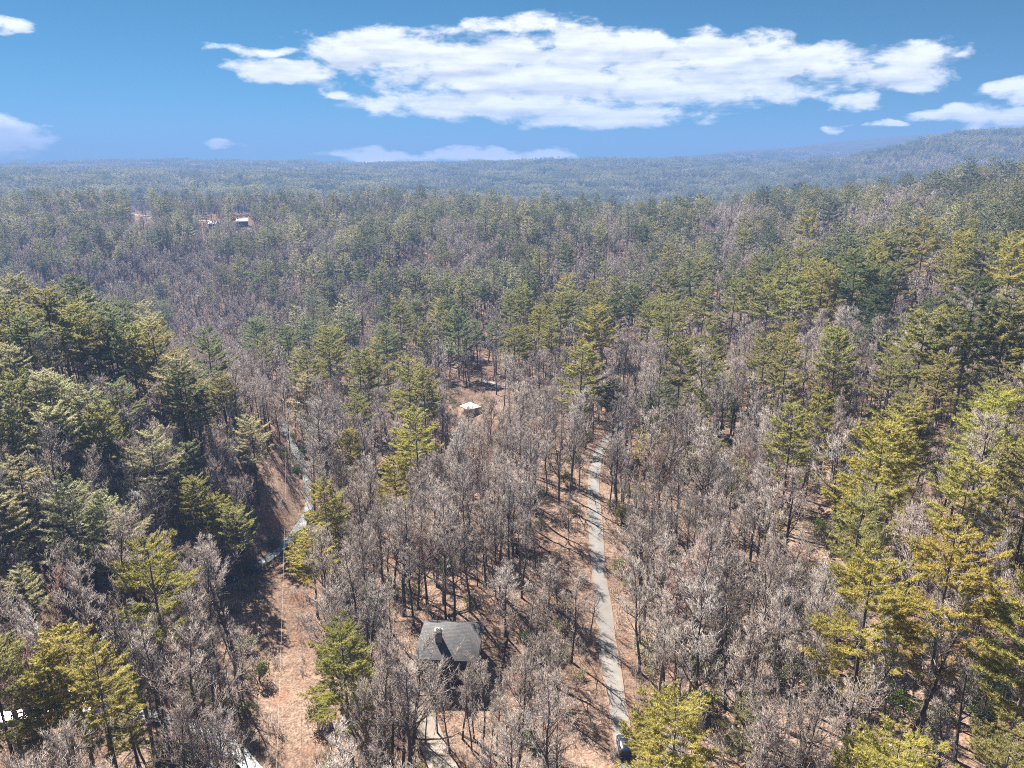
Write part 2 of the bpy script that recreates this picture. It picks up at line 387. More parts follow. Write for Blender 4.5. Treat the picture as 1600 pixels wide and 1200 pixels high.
def b_ground(nt, N, L, out):
    g = N.new('ShaderNodeNewGeometry'); pos = g.outputs['Position']
    n1 = noise(N, L, pos, .035, 5, .6); n2 = noise(N, L, pos, .9, 5, .65); n3 = noise(N, L, pos, 2.6, 6, .72)
    r1 = ramp(N, [(.28, (.15, .105, .085)), (.45, (.225, .163, .13)), (.62, (.29, .22, .18)), (.8, (.22, .175, .145))]); L.new(n1, r1.inputs[0])
    r2 = ramp(N, [(.25, (.45, .42, .40)), (.5, (.95, .93, .9)), (.72, (1.35, 1.25, 1.15))]); L.new(n2, r2.inputs[0])
    c = mixc(N, L, 1.0, r1.outputs[0], r2.outputs[0], 'MULTIPLY')
    r3 = ramp(N, [(.34, (.35, .30, .28)), (.52, (1.0, .98, .96)), (.68, (1.45, 1.4, 1.36))]); L.new(n3, r3.inputs[0])
    c = mixc(N, L, 1.0, c, r3.outputs[0], 'MULTIPLY')
    n4 = noise(N, L, pos, .12, 4, .6); r4 = ramp(N, [(.56, (0, 0, 0)), (.80, (.75, .75, .75))]); L.new(n4, r4.inputs[0])
    c = mixc(N, L, r4.outputs[0], c, mixc(N, L, n3, (.20, .08, .045), (.36, .175, .10)))
    # the farthest mountains are wooded: too far to tell the trees apart
    sy = N.new('ShaderNodeSeparateXYZ'); L.new(pos, sy.inputs[0]); mr = N.new('ShaderNodeMapRange'); L.new(sy.outputs[1], mr.inputs[0]); mr.inputs[1].default_value = 4200; mr.inputs[2].default_value = 4500
    nf = noise(N, L, pos, .02, 6, .7); rf = ramp(N, [(.35, (.05, .06, .045)), (.5, (.09, .09, .075)), (.65, (.13, .12, .11))]); L.new(nf, rf.inputs[0])
    c = mixc(N, L, mr.outputs[0], c, rf.outputs[0])
    d = N.new('ShaderNodeBsdfDiffuse'); L.new(c, d.inputs[0])
    bp = N.new('ShaderNodeBump'); bp.inputs['Strength'].default_value = .6; bp.inputs['Distance'].default_value = .25
    L.new(n3, bp.inputs['Height']); L.new(bp.outputs[0], d.inputs['Normal']); L.new(d.outputs[0], out.inputs[0])
M_GROUND = mat('leaf_litter', b_ground)
def b_road(nt, N, L, out):
    g = N.new('ShaderNodeNewGeometry'); pos = g.outputs['Position']
    n1 = noise(N, L, pos, .25, 5, .6); n2 = noise(N, L, pos, 7, 4, .6); n3 = noise(N, L, pos, 1.3, 5, .7)
    r = ramp(N, [(.3, (.16, .15, .142)), (.55, (.215, .203, .19)), (.75, (.26, .248, .232))]); L.new(n1, r.inputs[0])
    r2 = ramp(N, [(.3, (.75, .75, .75)), (.65, (1.1, 1.1, 1.1))]); L.new(n2, r2.inputs[0])
    c = mixc(N, L, 1.0, r.outputs[0], r2.outputs[0], 'MULTIPLY')
    r3 = ramp(N, [(.60, (0, 0, 0)), (.66, (1, 1, 1))]); L.new(n3, r3.inputs[0])
    c = mixc(N, L, r3.outputs[0], c, (.26, .17, .12))
    at = N.new('ShaderNodeAttribute'); at.attribute_name = 'edge'                 # leaves lie along the edges
    n5 = noise(N, L, pos, .8, 6, .75); ad = N.new('ShaderNodeMath'); ad.operation = 'ADD'; L.new(at.outputs['Fac'], ad.inputs[0]); L.new(n5, ad.inputs[1])
    r5 = ramp(N, [(.0, (0, 0, 0)), (.64, (0, 0, 0)), (.72, (1, 1, 1))]); hf = N.new('ShaderNodeMath'); hf.operation = 'MULTIPLY'; hf.inputs[1].default_value = .5; L.new(ad.outputs[0], hf.inputs[0]); L.new(hf.outputs[0], r5.inputs[0])
    c = mixc(N, L, r5.outputs[0], c, mixc(N, L, n2, (.15, .09, .06), (.34, .23, .17)))
    p = N.new('ShaderNodeBsdfPrincipled'); p.inputs['Roughness'].default_value = .9; L.new(c, p.inputs['Base Color']); L.new(p.outputs[0], out.inputs[0])
M_ROAD = mat('worn_pale_asphalt', b_road)
M_DRIVE = plain('drive_concrete', (.29, .25, .21), (.22, .18, .15), .8, .9)
def b_water(nt, N, L, out):
    g = N.new('ShaderNodeNewGeometry'); pos = g.outputs['Position']
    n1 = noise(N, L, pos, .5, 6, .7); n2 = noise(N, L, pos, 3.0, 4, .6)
    r = ramp(N, [(.47, (.03, .04, .04)), (.58, (.15, .165, .17)), (.70, (.55, .57, .58))]); L.new(n1, r.inputs[0])  # pale patches: sun glint and sky reflection painted into the water colour
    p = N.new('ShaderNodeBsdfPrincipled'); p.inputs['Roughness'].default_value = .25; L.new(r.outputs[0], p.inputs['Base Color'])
    bp = N.new('ShaderNodeBump'); bp.inputs['Strength'].default_value = .5; L.new(n2, bp.inputs['Height']); L.new(bp.outputs[0], p.inputs['Normal'])
    L.new(p.outputs[0], out.inputs[0])
M_WATER = mat('creek_painted_glint', b_water)

# ------------------------------------------------------------------ ground sheet
def axis(segs):
    v = []
    for a, b, st in segs: v += list(np.arange(a, b, st))
    return np.array(v+[segs[-1][1]])
def grow(a, b, s0, k):
    v = [a]; s = s0
    while v[-1] < b: v.append(v[-1]+s); s *= k
    return np.array(v)
def make_ground():
    xr = grow(200, 7000, 3, 1.055); xs = np.concatenate([-xr[::-1], np.arange(-197, 200, 3.0), xr])
    ys = np.concatenate([-grow(0, 3000, 20, 1.3)[::-1][:-1], np.arange(0, 60, 10.0), np.arange(60, 340, 3.0), grow(340, 8000, 4, 1.032)])
    X, Y = np.meshgrid(xs, ys); Z = ground_h(X.ravel(), Y.ravel())
    V = np.stack([X.ravel(), Y.ravel(), Z], -1); nx, ny = len(xs), len(ys)
    i = (np.arange(ny-1)[:, None]*nx+np.arange(nx-1)[None]).ravel()
    me = new_mesh('ground', V, np.stack([i, i+1, i+nx+1, i+nx], -1), [M_GROUND], smooth=True)
    tag(link('ground', me), kind='structure')
make_ground()
def ribbon(name, P, w, m, lift, z=None, wob=.25, n=7):
    T = np.gradient(P, axis=0); T /= np.linalg.norm(T, axis=1)[:, None]; S = np.stack([T[:, 1], -T[:, 0]], -1)
    o = np.linspace(-1, 1, n); rg = np.random.default_rng(len(name)+len(P))
    ww = w*(1+wob*(smooth1(rg.uniform(-1, 1, len(P)), 5)))
    XY = P[:, None]+S[:, None]*(o[None, :, None]*ww[:, None, None])
    Z = ground_h(XY[..., 0].ravel(), XY[..., 1].ravel()).reshape(XY.shape[:2]) if z is None else np.repeat(z[:, None], n, 1)
    Z = Z+lift
    if z is None: Z = np.maximum(Z, (Z.mean(1, keepdims=True)))
    V = np.concatenate([XY, Z[..., None]], -1).reshape(-1, 3)
    i = (np.arange(len(P)-1)[:, None]*n+np.arange(n-1)[None]).ravel()
    me = new_mesh(name, V, np.stack([i, i+1, i+n+1, i+n], -1), [m], smooth=True)
    at = me.attributes.new('edge', 'FLOAT', 'POINT'); at.data.foreach_set('value', np.tile(np.abs(o), len(P)).astype(np.float32))
    return tag(link(name, me), kind='structure')
ribbon('road', ROAD, 1.7, M_ROAD, .12, wob=.25, n=9)
ribbon('lane', LANE, 1.9, M_ROAD, .16)
for P, z, w, fall, sink, nm in PATHS:
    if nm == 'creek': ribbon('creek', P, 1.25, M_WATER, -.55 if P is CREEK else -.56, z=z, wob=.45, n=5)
DRIVE = resample([hit(*p) for p in [(646, 1045), (650, 1090), (668, 1145), (690, 1200), (720, 1270)]], 2.0)
ribbon('driveway', DRIVE, 2.0, M_DRIVE, .14, wob=.1)

# ------------------------------------------------------------------ tree generators (metres, base at the origin)
def unit(v): return v/(np.linalg.norm(v, axis=-1, keepdims=True)+1e-9)
def gen_pine(seed, H=28.0, crown=.42, W=6.0, lod=0, sparse=1.0, flat=0.0):
    rg = np.random.default_rng(seed); tr, cr, dead = MB(), MB(), MB()
    n = 9; t = np.linspace(0, 1, n); off = np.cumsum(rg.normal(0, .10, (n, 2)), 0)*np.linspace(0, 1, n)[:, None]
    P = np.concatenate([off, (t*H)[:, None]], 1); P[0, 2] = -.8
    rad = np.interp(t, [0, .06, .5, 1], [.40, .30, .20, .03])*H/28
    if lod < 2: tr.tube(P if lod == 0 else P[::2], rad if lod == 0 else rad[::2], 7 if lod == 0 else 4)
    else: tr.tube(P[[0, -2]], [.3, .1], 3)
    at = lambda z: np.array([np.interp(z, P[:, 2], P[:, k]) for k in range(3)])
    step = [1.75, 2.0, 2.5][lod]; z = H*crown*rg.uniform(.9, 1.1); B0, B1, BW = [], [], []
    while z < H*.985:
        q = (z/H-crown)/(1-crown)
        prof = np.interp(q, [0, .12, .3, .55, .8, 1], [.55, .85, 1.0, .86, .50, .10])*(1-flat*.0)
        nb = [rg.integers(5, 8), rg.integers(5, 7), rg.integers(3, 5)][lod]
        a0 = rg.uniform(0, 6.28)
        for b in range(nb):
            if rg.random() > sparse*(.90 if q > .25 else .62): continue
            a = a0+b*6.283/nb+rg.normal(0, .25); Lb = W*prof*rg.uniform(.55, 1.22)+.3
            rise = np.interp(q, [0, .4, .8, 1], [.02, .16, .42, .95])+rg.normal(0, .08)
            d = np.array([math.cos(a), math.sin(a), rise]); zz = z+rg.uniform(-.22, .22)
            s = np.linspace(0, 1, 6)
            bp = at(zz)[None]+d[None]*(s*Lb)[:, None]; bp[:, 2] += (.16*Lb)*(s**2.2)-.10*Lb*np.sin(s*3.1)*.6
            if lod == 0: dead.tube(bp[::1], np.linspace(.055, .012, 6)*(.5+Lb/8), 3)
            elif lod == 1: dead.tube(bp[[0, 3, 5]], [.06, .04, .02], 3)
            side = np.array([-math.sin(a), math.cos(a), 0])
            nt_ = max(3, int(Lb*[3.3, 1.5, .5][lod])); ss_ = np.sort(rg.uniform(.30, 1.0, nt_)); ss_[-1] = 1.0
            for k, sv in enumerate(ss_):
                base = np.array([np.interp(sv, s, bp[:, j]) for j in range(3)])
                sg = 1 if k % 2 else -1
                bl = (.40*Lb*(1.06-sv)+.45)*rg.uniform(.6, 1.2)
                dr = unit(d*np.array([1, 1, .5])*.75+side*sg*rg.uniform(.5, 1.0)+np.array([0, 0, rg.uniform(.02, .35)]))
                m = max(1, int(bl*[2.9, 1.4, .9][lod])+1)
                for f in (np.linspace(.3, 1.0, m) if m > 1 else [.7]):
                    c = base+dr*bl*f; nbd = [12, 6, 3][lod]
                    dd = unit(dr[None]*.8+rg.normal(0, .5, (nbd, 3))*np.array([1, 1, .7])+np.array([0, 0, .34]))
                    ln = rg.uniform(.34, .62, nbd)*[1, 1.75, 3.4][lod]
                    B0.append(np.repeat(c[None], nbd, 0)+rg.normal(0, .06, (nbd, 3))); B1.append(B0[-1]+dd*ln[:, None]); BW.append(np.full(nbd, [.115, .36, .9][lod])*rg.uniform(.7, 1.2, nbd))
        z += step*rg.uniform(.75, 1.3)*(1-.35*max(q, 0))
    cr.blades(np.concatenate(B0), np.concatenate(B1), np.concatenate(BW), rg)
    if lod == 0:                       # bare dead snags below the crown
        for _ in range(14):
            z = H*rg.uniform(.06, crown+.05); a = rg.uniform(0, 6.28); Lb = rg.uniform(.8, 3.2)
            b = at(z); e = b+np.array([math.cos(a)*Lb, math.sin(a)*Lb, rg.uniform(-.3, .5)])
            dead.tube([b, (b+e)/2+rg.normal(0, .15, 3), e], [.05, .035, .012], 3)
    return tr, cr, dead
def gen_bare(seed, H=22.0, first=.42, spread=4.5, limbs=15, lod=0, up=.9, fork=False, thick=1.0):
    rg = np.random.default_rng(seed); tr, cr = MB(), MB()
    n = 10; t = np.linspace(0, 1, n); off = np.cumsum(rg.normal(0, .17, (n, 2)), 0)+np.outer(t, rg.normal(0, .9, 2))
    off *= np.minimum(1, t*3)[:, None]
    P = np.concatenate([off, (t*H)[:, None]], 1); P[0, 2] = -.8
    r0 = (.17+.006*H)*thick; rad = np.interp(t, [0, .05, .6, 1], [r0*1.3, r0, r0*.55, .03])
    tr.tube(P if lod == 0 else P[[0, 5, 9]], rad if lod == 0 else rad[[0, 5, 9]], [6, 4, 3][lod])
    ats = lambda s: np.array([np.interp(s, t, P[:, k]) for k in range(3)])
    subs = []
    nl = [limbs, int(limbs*.7), 5][lod]
    for i in range(nl):
        q = (i+rg.uniform(0, .9))/nl; tz = first+(1-first)*q*.97
        a = i*2.4+rg.normal(0, .5); Lb = spread*(1.12-.72*q)*rg.uniform(.65, 1.3)*(1.25 if fork and i < 4 else 1)
        b = ats(tz); e = up*rg.uniform(.55, 1.35)
        d = unit(np.array([math.cos(a), math.sin(a), e]))
        s = np.linspace(0, 1, 6); wob = np.cumsum(rg.normal(0, .085*Lb/2, (6, 3)), 0)*s[:, None]
        bp = b[None]+d[None]*(s*Lb)[:, None]+wob; bp[:, 2] += .22*Lb*s**2
        rb = max(.03, np.interp(tz, t, rad)*(.62 if q < .4 else .5))
        if lod == 0: tr.tube(bp, np.linspace(rb, .022, 6), 4)
        else: tr.tube(bp[[0, 3, 5]], [rb*1.1, rb*.7, .03*lod], 3)
        for k in range([7, 5, 4][lod]):
            sv = rg.uniform(.18, 1.0) if k else 1.0
            base = np.array([np.interp(sv, s, bp[:, j]) for j in range(3)])
            dr = unit(d*.8+rg.normal(0, .55, 3)+np.array([0, 0, .32])); sl = Lb*rg.uniform(.26, .52)*(1.15-.5*sv)+.5
            subs.append((base, dr, sl, .028 if lod == 0 else .04*lod))
    for k in range([10, 6, 3][lod]):
        tz = rg.uniform(.72, 1.0); a = rg.uniform(0, 6.28)
        subs.append((ats(tz), unit(np.array([math.cos(a)*.7, math.sin(a)*.7, 1.0])), rg.uniform(.9, 2.0), .03))
    if lod == 0:                                # thin shoots on the stem
        for k in range(9):
            tz = rg.uniform(.15, first); a = rg.uniform(0, 6.28)
            subs.append((ats(tz), unit(np.array([math.cos(a), math.sin(a), .5])), rg.uniform(.5, 1.5), .02))
    TB, TT, TR = [], [], []
    for base, dr, sl, r in subs:
        mid = base+dr*sl*.5+rg.normal(0, .08*sl, 3); end = mid+unit(dr+np.array([0, 0, .3])+rg.normal(0, .3, 3))*sl*.5
        cr.tube([base, mid, end], [r, r*.75, r*.35], 3)
        m = [7, 5, 4][lod]
        f = rg.uniform(.15, 1, m)[:, None]
        tb = np.where(f < .5, base+(mid-base)*f*2, mid+(end-mid)*(f*2-1))
        td = unit(dr[None]+rg.normal(0, .62, (m, 3))+np.array([0, 0, .28])); tl = rg.uniform(.45, 1.25, m)*(.55+.22*sl)*[1, 1.15, 1.5][lod]
        tt = tb+td*tl[:, None]; TB.append(tb); TT.append(tt); TR.append(np.full(m, [.030, .06, .12][lod]))
        if lod < 2:
            k = [3, 2][lod]
            f = rg.uniform(.2, .95, (m, k, 1)); b2 = tb[:, None]+(tt-tb)[:, None]*f
            d2 = unit(td[:, None]+rg.normal(0, .65, (m, k, 3))+np.array([0, 0, .2])); l2 = rg.uniform(.25, .62, (m, k, 1))*[1, 1.5][lod]
            TB.append(b2.reshape(-1, 3)); TT.append((b2+d2*l2).reshape(-1, 3)); TR.append(np.full(m*k, [.020, .042][lod]))
    cr.cones(np.concatenate(TB), np.concatenate(TT), np.concatenate(TR))
    return tr, cr
def gen_bush(seed, H=3.0, W=1.8, n=1100, lw=.16, ll=.26, lobes=9):
    rg = np.random.default_rng(seed); tr, cr = MB(), MB()
    C = []
    for k in range(lobes):
        a = rg.uniform(0, 6.28); rr = W*.72*math.sqrt(rg.random()); C.append((rr*math.cos(a), rr*math.sin(a), H*rg.uniform(.35, .85)*(1-.35*rr/W)))
        tr.tube([(0, 0, -.3), (C[-1][0]*.4, C[-1][1]*.4, C[-1][2]*.5), C[-1]], [.06, .04, .015], 3)
    C = np.array(C); i = rg.integers(0, lobes, n); d = unit(rg.normal(size=(n, 3))); r = rg.uniform(.45, 1.0, n)**.5*W*.42*rg.uniform(.7, 1.2, lobes)[i]
    B = C[i]+d*r[:, None]*np.array([1, 1, .8]); B[:, 2] = np.maximum(B[:, 2], .1)
    T = B+unit(d*.6+rg.normal(0, .6, (n, 3))+np.array([0, 0, .25]))*(ll*rg.uniform(.7, 1.4, n))[:, None]
    cr.blades(B, T, lw, rg); return tr, cr
def gen_brush(seed, H=3.2, n=9):
    rg = np.random.default_rng(seed); tr, cr = MB(), MB(); TB, TT = [], []
    for k in range(n):
        a = rg.uniform(0, 6.28); b = np.array([rg.normal(0, .5), rg.normal(0, .5), -.2]); d = np.array([math.cos(a)*.4, math.sin(a)*.4, 1])
        h = H*rg.uniform(.5, 1.1); m = b+d*h*.5+rg.normal(0, .12, 3); e = m+unit(d+rg.normal(0, .25, 3))*h*.5
        tr.tube([b, m, e], [.035, .025, .01], 3)
        f = rg.uniform(.25, 1, 16)[:, None]; tb = b+(e-b)*f; td = unit(d+rg.normal(0, .6, (16, 3))); TB.append(tb); TT.append(tb+td*rg.uniform(.35, 1.1, (16, 1)))
    cr.cones(np.concatenate(TB), np.concatenate(TT), .018); return tr, cr

PINE_SPECS = [dict(H=29, crown=.36, W=6.4, sparse=.9), dict(H=31, crown=.44, W=5.8, sparse=.9), dict(H=27, crown=.28, W=6.2), dict(H=30, crown=.50, W=6.2, sparse=.8),
              dict(H=24, crown=.18, W=5.0), dict(H=32, crown=.38, W=7.2, sparse=.85), dict(H=16, crown=.08, W=3.8)]
BARE_A = [dict(H=24, first=.50, spread=3.8, limbs=15, up=1.25), dict(H=22, first=.46, spread=3.5, limbs=14, up=1.35), dict(H=26, first=.55, spread=4.0, limbs=15, up=1.1),
          dict(H=20, first=.40, spread=3.2, limbs=14, up=1.4), dict(H=23, first=.52, spread=3.6, limbs=13, up=1.2)]
BARE_B = [dict(H=19, first=.30, spread=5.6, limbs=17, up=.8, fork=True, thick=1.15), dict(H=21, first=.36, spread=5.2, limbs=18, up=.9, fork=True), dict(H=17, first=.26, spread=5.0, limbs=17, up=.85, fork=True),
          dict(H=22, first=.38, spread=6.0, limbs=18, up=.75, fork=True, thick=1.2), dict(H=18, first=.34, spread=4.6, limbs=16, up=1.0)]
def mk(kind, gen, specs, tm, cm, dm=None):
    out = []
    for i, s in enumerate(specs):
        g = gen(100+i*7+len(kind), **s)
        cm_ = join_mesh(kind+'_crown', [(g[1], cm), (g[2], dm)]) if len(g) > 2 else g[1].mesh(kind+'_crown', cm)
        out.append((g[0].mesh(kind+'_trunk', tm, True), cm_, None, s.get('H', 3)))
    return out
PINE = mk('pine', gen_pine, PINE_SPECS, M_PINEBARK, M_NEEDLE, M_DEADTWIG)
SLIM = mk('slender', gen_bare, BARE_A, M_BARK, M_TWIG)
WIDE = mk('spreading', gen_bare, BARE_B, M_BARK, M_TWIG)
RED = [(a, (lambda m: (m.materials.clear(), m.materials.append(M_TWIG_RED), m)[2])(b.copy()), c, h) for a, b, c, h in WIDE[:3]]
BUSH = mk('bush', gen_bush, [dict(H=3.4, W=2.2), dict(H=2.6, W=2.4, n=900), dict(H=4.6, W=2.2, n=1400, lobes=12)], M_BARK, M_BROAD)
TCOUNT = {}
def place_tree(name, proto, xy, s=1.0, rz=None, color=None, lean=(0, 0), z=None):
    tr, cr, dd, H = proto
    o = empty(name, (xy[0], xy[1], gh(*xy) if z is None else z), random.uniform(0, 6.28) if rz is None else rz)
    o.scale = (s, s, s) if not isinstance(s, tuple) else s
    o.rotation_euler[0], o.rotation_euler[1] = lean
    link('trunk', tr, o); c = link('crown', cr, o)
    if color: c.color = (*color, 1)
    if dd: link('branches', dd, o)
    return o

# ------------------------------------------------------------------ where the trees stand
YG, OL, GR, SV, DK = (.47, .43, .15), (.37, .36, .16), (.27, .305, .18), (.50, .48, .32), (.17, .215, .105)
# crown-top pixel, height in metres, tint
PINES_PX = [
 (65, 455, 31, OL), (115, 478, 29, OL), (170, 488, 29, GR), (15, 478, 30, OL), (235, 508, 30, OL), (40, 500, 28, GR), (200, 515, 27, OL), (272, 560, 29, SV), (140, 500, 28, OL), (90, 470, 28, OL), (-25, 470, 30, OL), (-60, 500, 30, GR), (5, 545, 25, SV),
 (25, 590, 28, OL), (62, 592, 27, SV), (86, 594, 26, SV), (130, 615, 28, SV), (150, 640, 27, OL), (80, 645, 28, SV), (230, 680, 28, SV), (185, 600, 26, GR), (10, 640, 26, SV), (-30, 600, 28, SV), (285, 575, 27, GR), (300, 600, 25, OL), (345, 592, 23, OL),
 (390, 655, 25, SV), (300, 750, 22, OL), (340, 770, 20, YG), (105, 762, 26, SV), (155, 782, 23, SV), (195, 792, 25, SV), (75, 742, 22, SV), (230, 852, 29, YG), (290, 700, 22, GR), (25, 720, 25, SV), (0, 780, 22, SV), (365, 790, 20, OL), (30, 895, 16, SV),
 (102, 988, 24, YG), (146, 1020, 25, YG), (72, 1035, 22, YG), (190, 1060, 17, OL), (-20, 1020, 24, OL),
 (510, 440, 27, GR), (480, 500, 26, GR), (512, 517, 30, OL), (445, 540, 16, SV), (475, 590, 20, SV), (560, 550, 27, OL), (590, 560, 24, OL), (545, 492, 25, GR), (625, 478, 27, OL), (605, 460, 27, GR), (650, 422, 28, GR), (585, 425, 28, GR), (560, 410, 28, GR), (700, 430, 26, OL),
 (715, 486, 28, GR), (640, 562, 29, OL), (662, 582, 27, OL), (650, 647, 29, YG), (545, 677, 20, YG), (618, 720, 21, YG), (508, 757, 24, YG), (484, 828, 21, YG), (520, 800, 18, OL), (795, 460, 26, OL), (755, 440, 25, GR), (820, 452, 26, OL), (535, 1002, 23, YG), (533, 975, 21, OL), (745, 500, 21, GR), (425, 440, 26, GR), (395, 425, 27, GR),
 (930, 482, 28, YG), (990, 447, 25, DK), (962, 466, 20, DK), (1045, 476, 26, OL), (1100, 447, 28, OL), (1148, 440, 28, OL), (1182, 432, 28, OL), (1122, 572, 20, OL), (1200, 527, 26, OL), (886, 386, 29, DK), (1005, 352, 30, DK), (1047, 382, 27, OL), (860, 476, 16, OL), (1265, 330, 31, YG), (1165, 350, 30, OL),
 (1045, 672, 13, YG), (1125, 692, 12, OL), (1155, 722, 12, OL), (965, 692, 9, OL), (1010, 682, 12, YG), (1080, 700, 11, OL), (850, 300, 29, GR), (1330, 395, 29, OL),
 (1250, 432, 29, OL), (1342, 402, 30, DK), (1232, 542, 27, OL), (1312, 522, 27, OL), (1240, 642, 28, OL), (1278, 622, 25, YG), (1530, 442, 33, DK), (1450, 492, 29, OL), (1492, 492, 29, OL), (1582, 480, 29, OL), (1372, 452, 24, DK), (1205, 440, 28, OL), (1540, 370, 30, OL), (1450, 345, 30, YG), (1590, 380, 30, YG), (1290, 415, 28, OL),
 (1382, 672, 30, YG), (1422, 632, 28, OL), (1562, 622, 31, YG), (1512, 722, 28, YG), (1502, 832, 31, YG), (1370, 872, 30, YG), (1412, 648, 27, YG), (1215, 802, 11, YG), (1345, 780, 26, OL), (1625, 700, 30, OL), (1640, 900, 29, YG), (1562, 1010, 13, DK),
 (1062, 1107, 24, YG), (1168, 1092, 11, OL), (1400, 1152, 22, YG), (1585, 1152, 20, OL), (1350, 1170, 16, OL), (1030, 1180, 12, YG), (1660, 560, 30, OL), (1470, 560, 24, OL), (1400, 560, 23, OL)]
SLIM_PX = [(680, 1050, 13, 0), (720, 1048, 14, 2), (752, 1055, 15, 4), (660, 1062, 13, 2), (775, 1062, 15, 1), (738, 1035, 15, 1), (735, 1075, 13, 3), (700, 1085, 12, 1), (765, 1100, 13, 4), (1215, 935, 25, 0), (925, 925, 11, 3), (570, 940, 20, 0), (845, 905, 21, 1)]          # bare trees that stand out (top pixel)
KEEP = [  # what stays visible: corners in pixels, chance that a tree may stand in front of it
 ([(912, 735), (938, 735), (944, 800), (912, 800)], .25), ([(912, 800), (946, 800), (955, 905), (915, 905)], .6),
 ([(915, 905), (952, 905), (1000, 1100), (1010, 1210), (950, 1210), (930, 1060)], .02),
 ([(430, 745), (462, 745), (475, 780), (455, 860), (420, 860)], .35),
 ([(420, 860), (455, 860), (462, 930), (482, 1010), (485, 1210), (405, 1210), (402, 1000)], .06),
 ([(650, 975), (760, 975), (772, 1040), (690, 1040), (655, 1050), (640, 1040)], .10), ([(664, 1150), (690, 1150), (720, 1210), (670, 1210)], .1), ([(708, 606), (768, 606), (768, 652), (708, 652)], .0),
 ([(690, 1045), (765, 1045), (775, 1090), (690, 1090)], .30),
 ([(455, 700), (495, 720), (495, 765), (470, 765)], .5), ([(745, 595), (795, 600), (790, 615), (745, 605)], .2), ([(950, 610), (1000, 640), (1000, 670), (960, 650)], .8), ([(905, 560), (950, 580), (940, 600), (905, 585)], .8),
 ([(130, 950), (215, 945), (215, 1010), (140, 1015)], .6), ([(140, 1095), (235, 1095), (230, 1125), (140, 1125)], .6), ([(0, 1100), (60, 1100), (60, 1130), (0, 1130)], .6),
 ([(1235, 795), (1340, 795), (1340, 860), (1235, 870)], .35), ([(1460, 630), (1500, 630), (1500, 690), (1460, 690)], .4), ([(1320, 600), (1380, 600), (1380, 640), (1320, 640)], .4), ([(595, 695), (640, 695), (630, 740), (595, 740)], .3), ([(945, 1140), (985, 1140), (985, 1175), (945, 1175)], .0),
 ([(205, 330), (236, 330), (236, 342), (205, 342)], .08), ([(302, 338), (345, 338), (345, 350), (302, 350)], .15), ([(366, 335), (392, 335), (392, 352), (366, 352)], .0)]
def inpoly(px, py, poly):
    c = np.zeros(px.shape, bool); n = len(poly)
    for i in range(n):
        x0, y0 = poly[i]; x1, y1 = poly[i-1]
        if y0 == y1: continue
        m = ((y0 > py) != (y1 > py)) & (px < (x1-x0)*(py-y0)/(y1-y0)+x0); c ^= m
    return c
def blocks(x, y, z, H, W, r):
    """trees that would stand in front of what the photograph shows clear"""
    bad = np.zeros(len(x), bool); kr = r.random(len(x))
    for f in (0, .15, .3, .45, .6, .72, .85, 1.0):
        w = W*np.interp(f, [0, .4, .6, .8, 1], [0, .3, .75, .75, .1])
        for s in (-1, -.5, 0, .5, 1):
            q, d = proj(np.stack([x+w*s, y, z+H*f], -1))
            for poly, ch in KEEP: bad |= inpoly(q[:, 0], q[:, 1], poly) & (kr > ch)
    return bad
def in_corridor(x, y, extra=0.0):
    bad = np.zeros(len(x), bool)
    for P, w in ((ROAD, 4.2), (LANE, 3.4), (TRAIL, 4.4), (CREEK, 1.3), (CREEK2, 1.3), (DRIVE, 3)):
        d, _ = path_dist(x, y, P); bad |= d < w+extra
    bad |= (np.abs(x-HOUSE[0]) < 8) & (np.abs(y-HOUSE[1]) < 7.5)
    return bad
PR_ROWS = np.array([262, 282, 325, 375, 425, 475, 550, 650, 750, 850, 950, 1050, 1150.])
PR = np.array([[.45, .45, .5, .5, .6, .5, .4, .35], [.5, .5, .5, .5, .6, .6, .55, .55], [.4, .4, .75, .75, .85, .85, .8, .8], [.6, .75, .85, .85, .75, .5, .5, .55], [.5, .12, .55, .65, .45, .35, .45, .4], [.35, .03, .5, .55, .3, .5, .6, .55],
 [.32, .02, .3, .25, .08, .4, .5, .5], [.28, .10, .10, .05, 0, .12, .25, .4], [.2, .08, 0, 0, 0, .02, .05, .08], [.12, .02, 0, 0, 0, .02, .03, .06], [.05, .02, 0, 0, 0, 0, .03, .06], [.06, 0, 0, 0, 0, 0, .03, .05], [.05, 0, 0, 0, 0, 0, .03, .05]])
PR_COLS = np.arange(100, 1600, 200.)
def pine_frac(x, y, z):
    q, d = proj(np.stack([x, y, z+14], -1)); px = np.clip(q[:, 0], 100, 1500); py = np.clip(q[:, 1], 262, 1150)
    u = (px-100)/200; i = np.clip(u.astype(int), 0, 6); fu = u-i
    j = np.clip(np.searchsorted(PR_ROWS, py)-1, 0, 11); fv = np.clip((py-PR_ROWS[j])/(PR_ROWS[j+1]-PR_ROWS[j]), 0, 1)
    return (PR[j, i]*(1-fu)+PR[j, i+1]*fu)*(1-fv)+(PR[j+1, i]*(1-fu)+PR[j+1, i+1]*fu)*fv
def patch_noise(x, y, lam, seed):
    r = np.random.default_rng(seed); v = 0
    for _ in range(6):
        a = r.uniform(0, 6.28); l = lam*r.uniform(.6, 1.6); v = v+np.sin((x*math.cos(a)+y*math.sin(a))*6.283/l+r.uniform(0, 6.28))
    return v/3.0

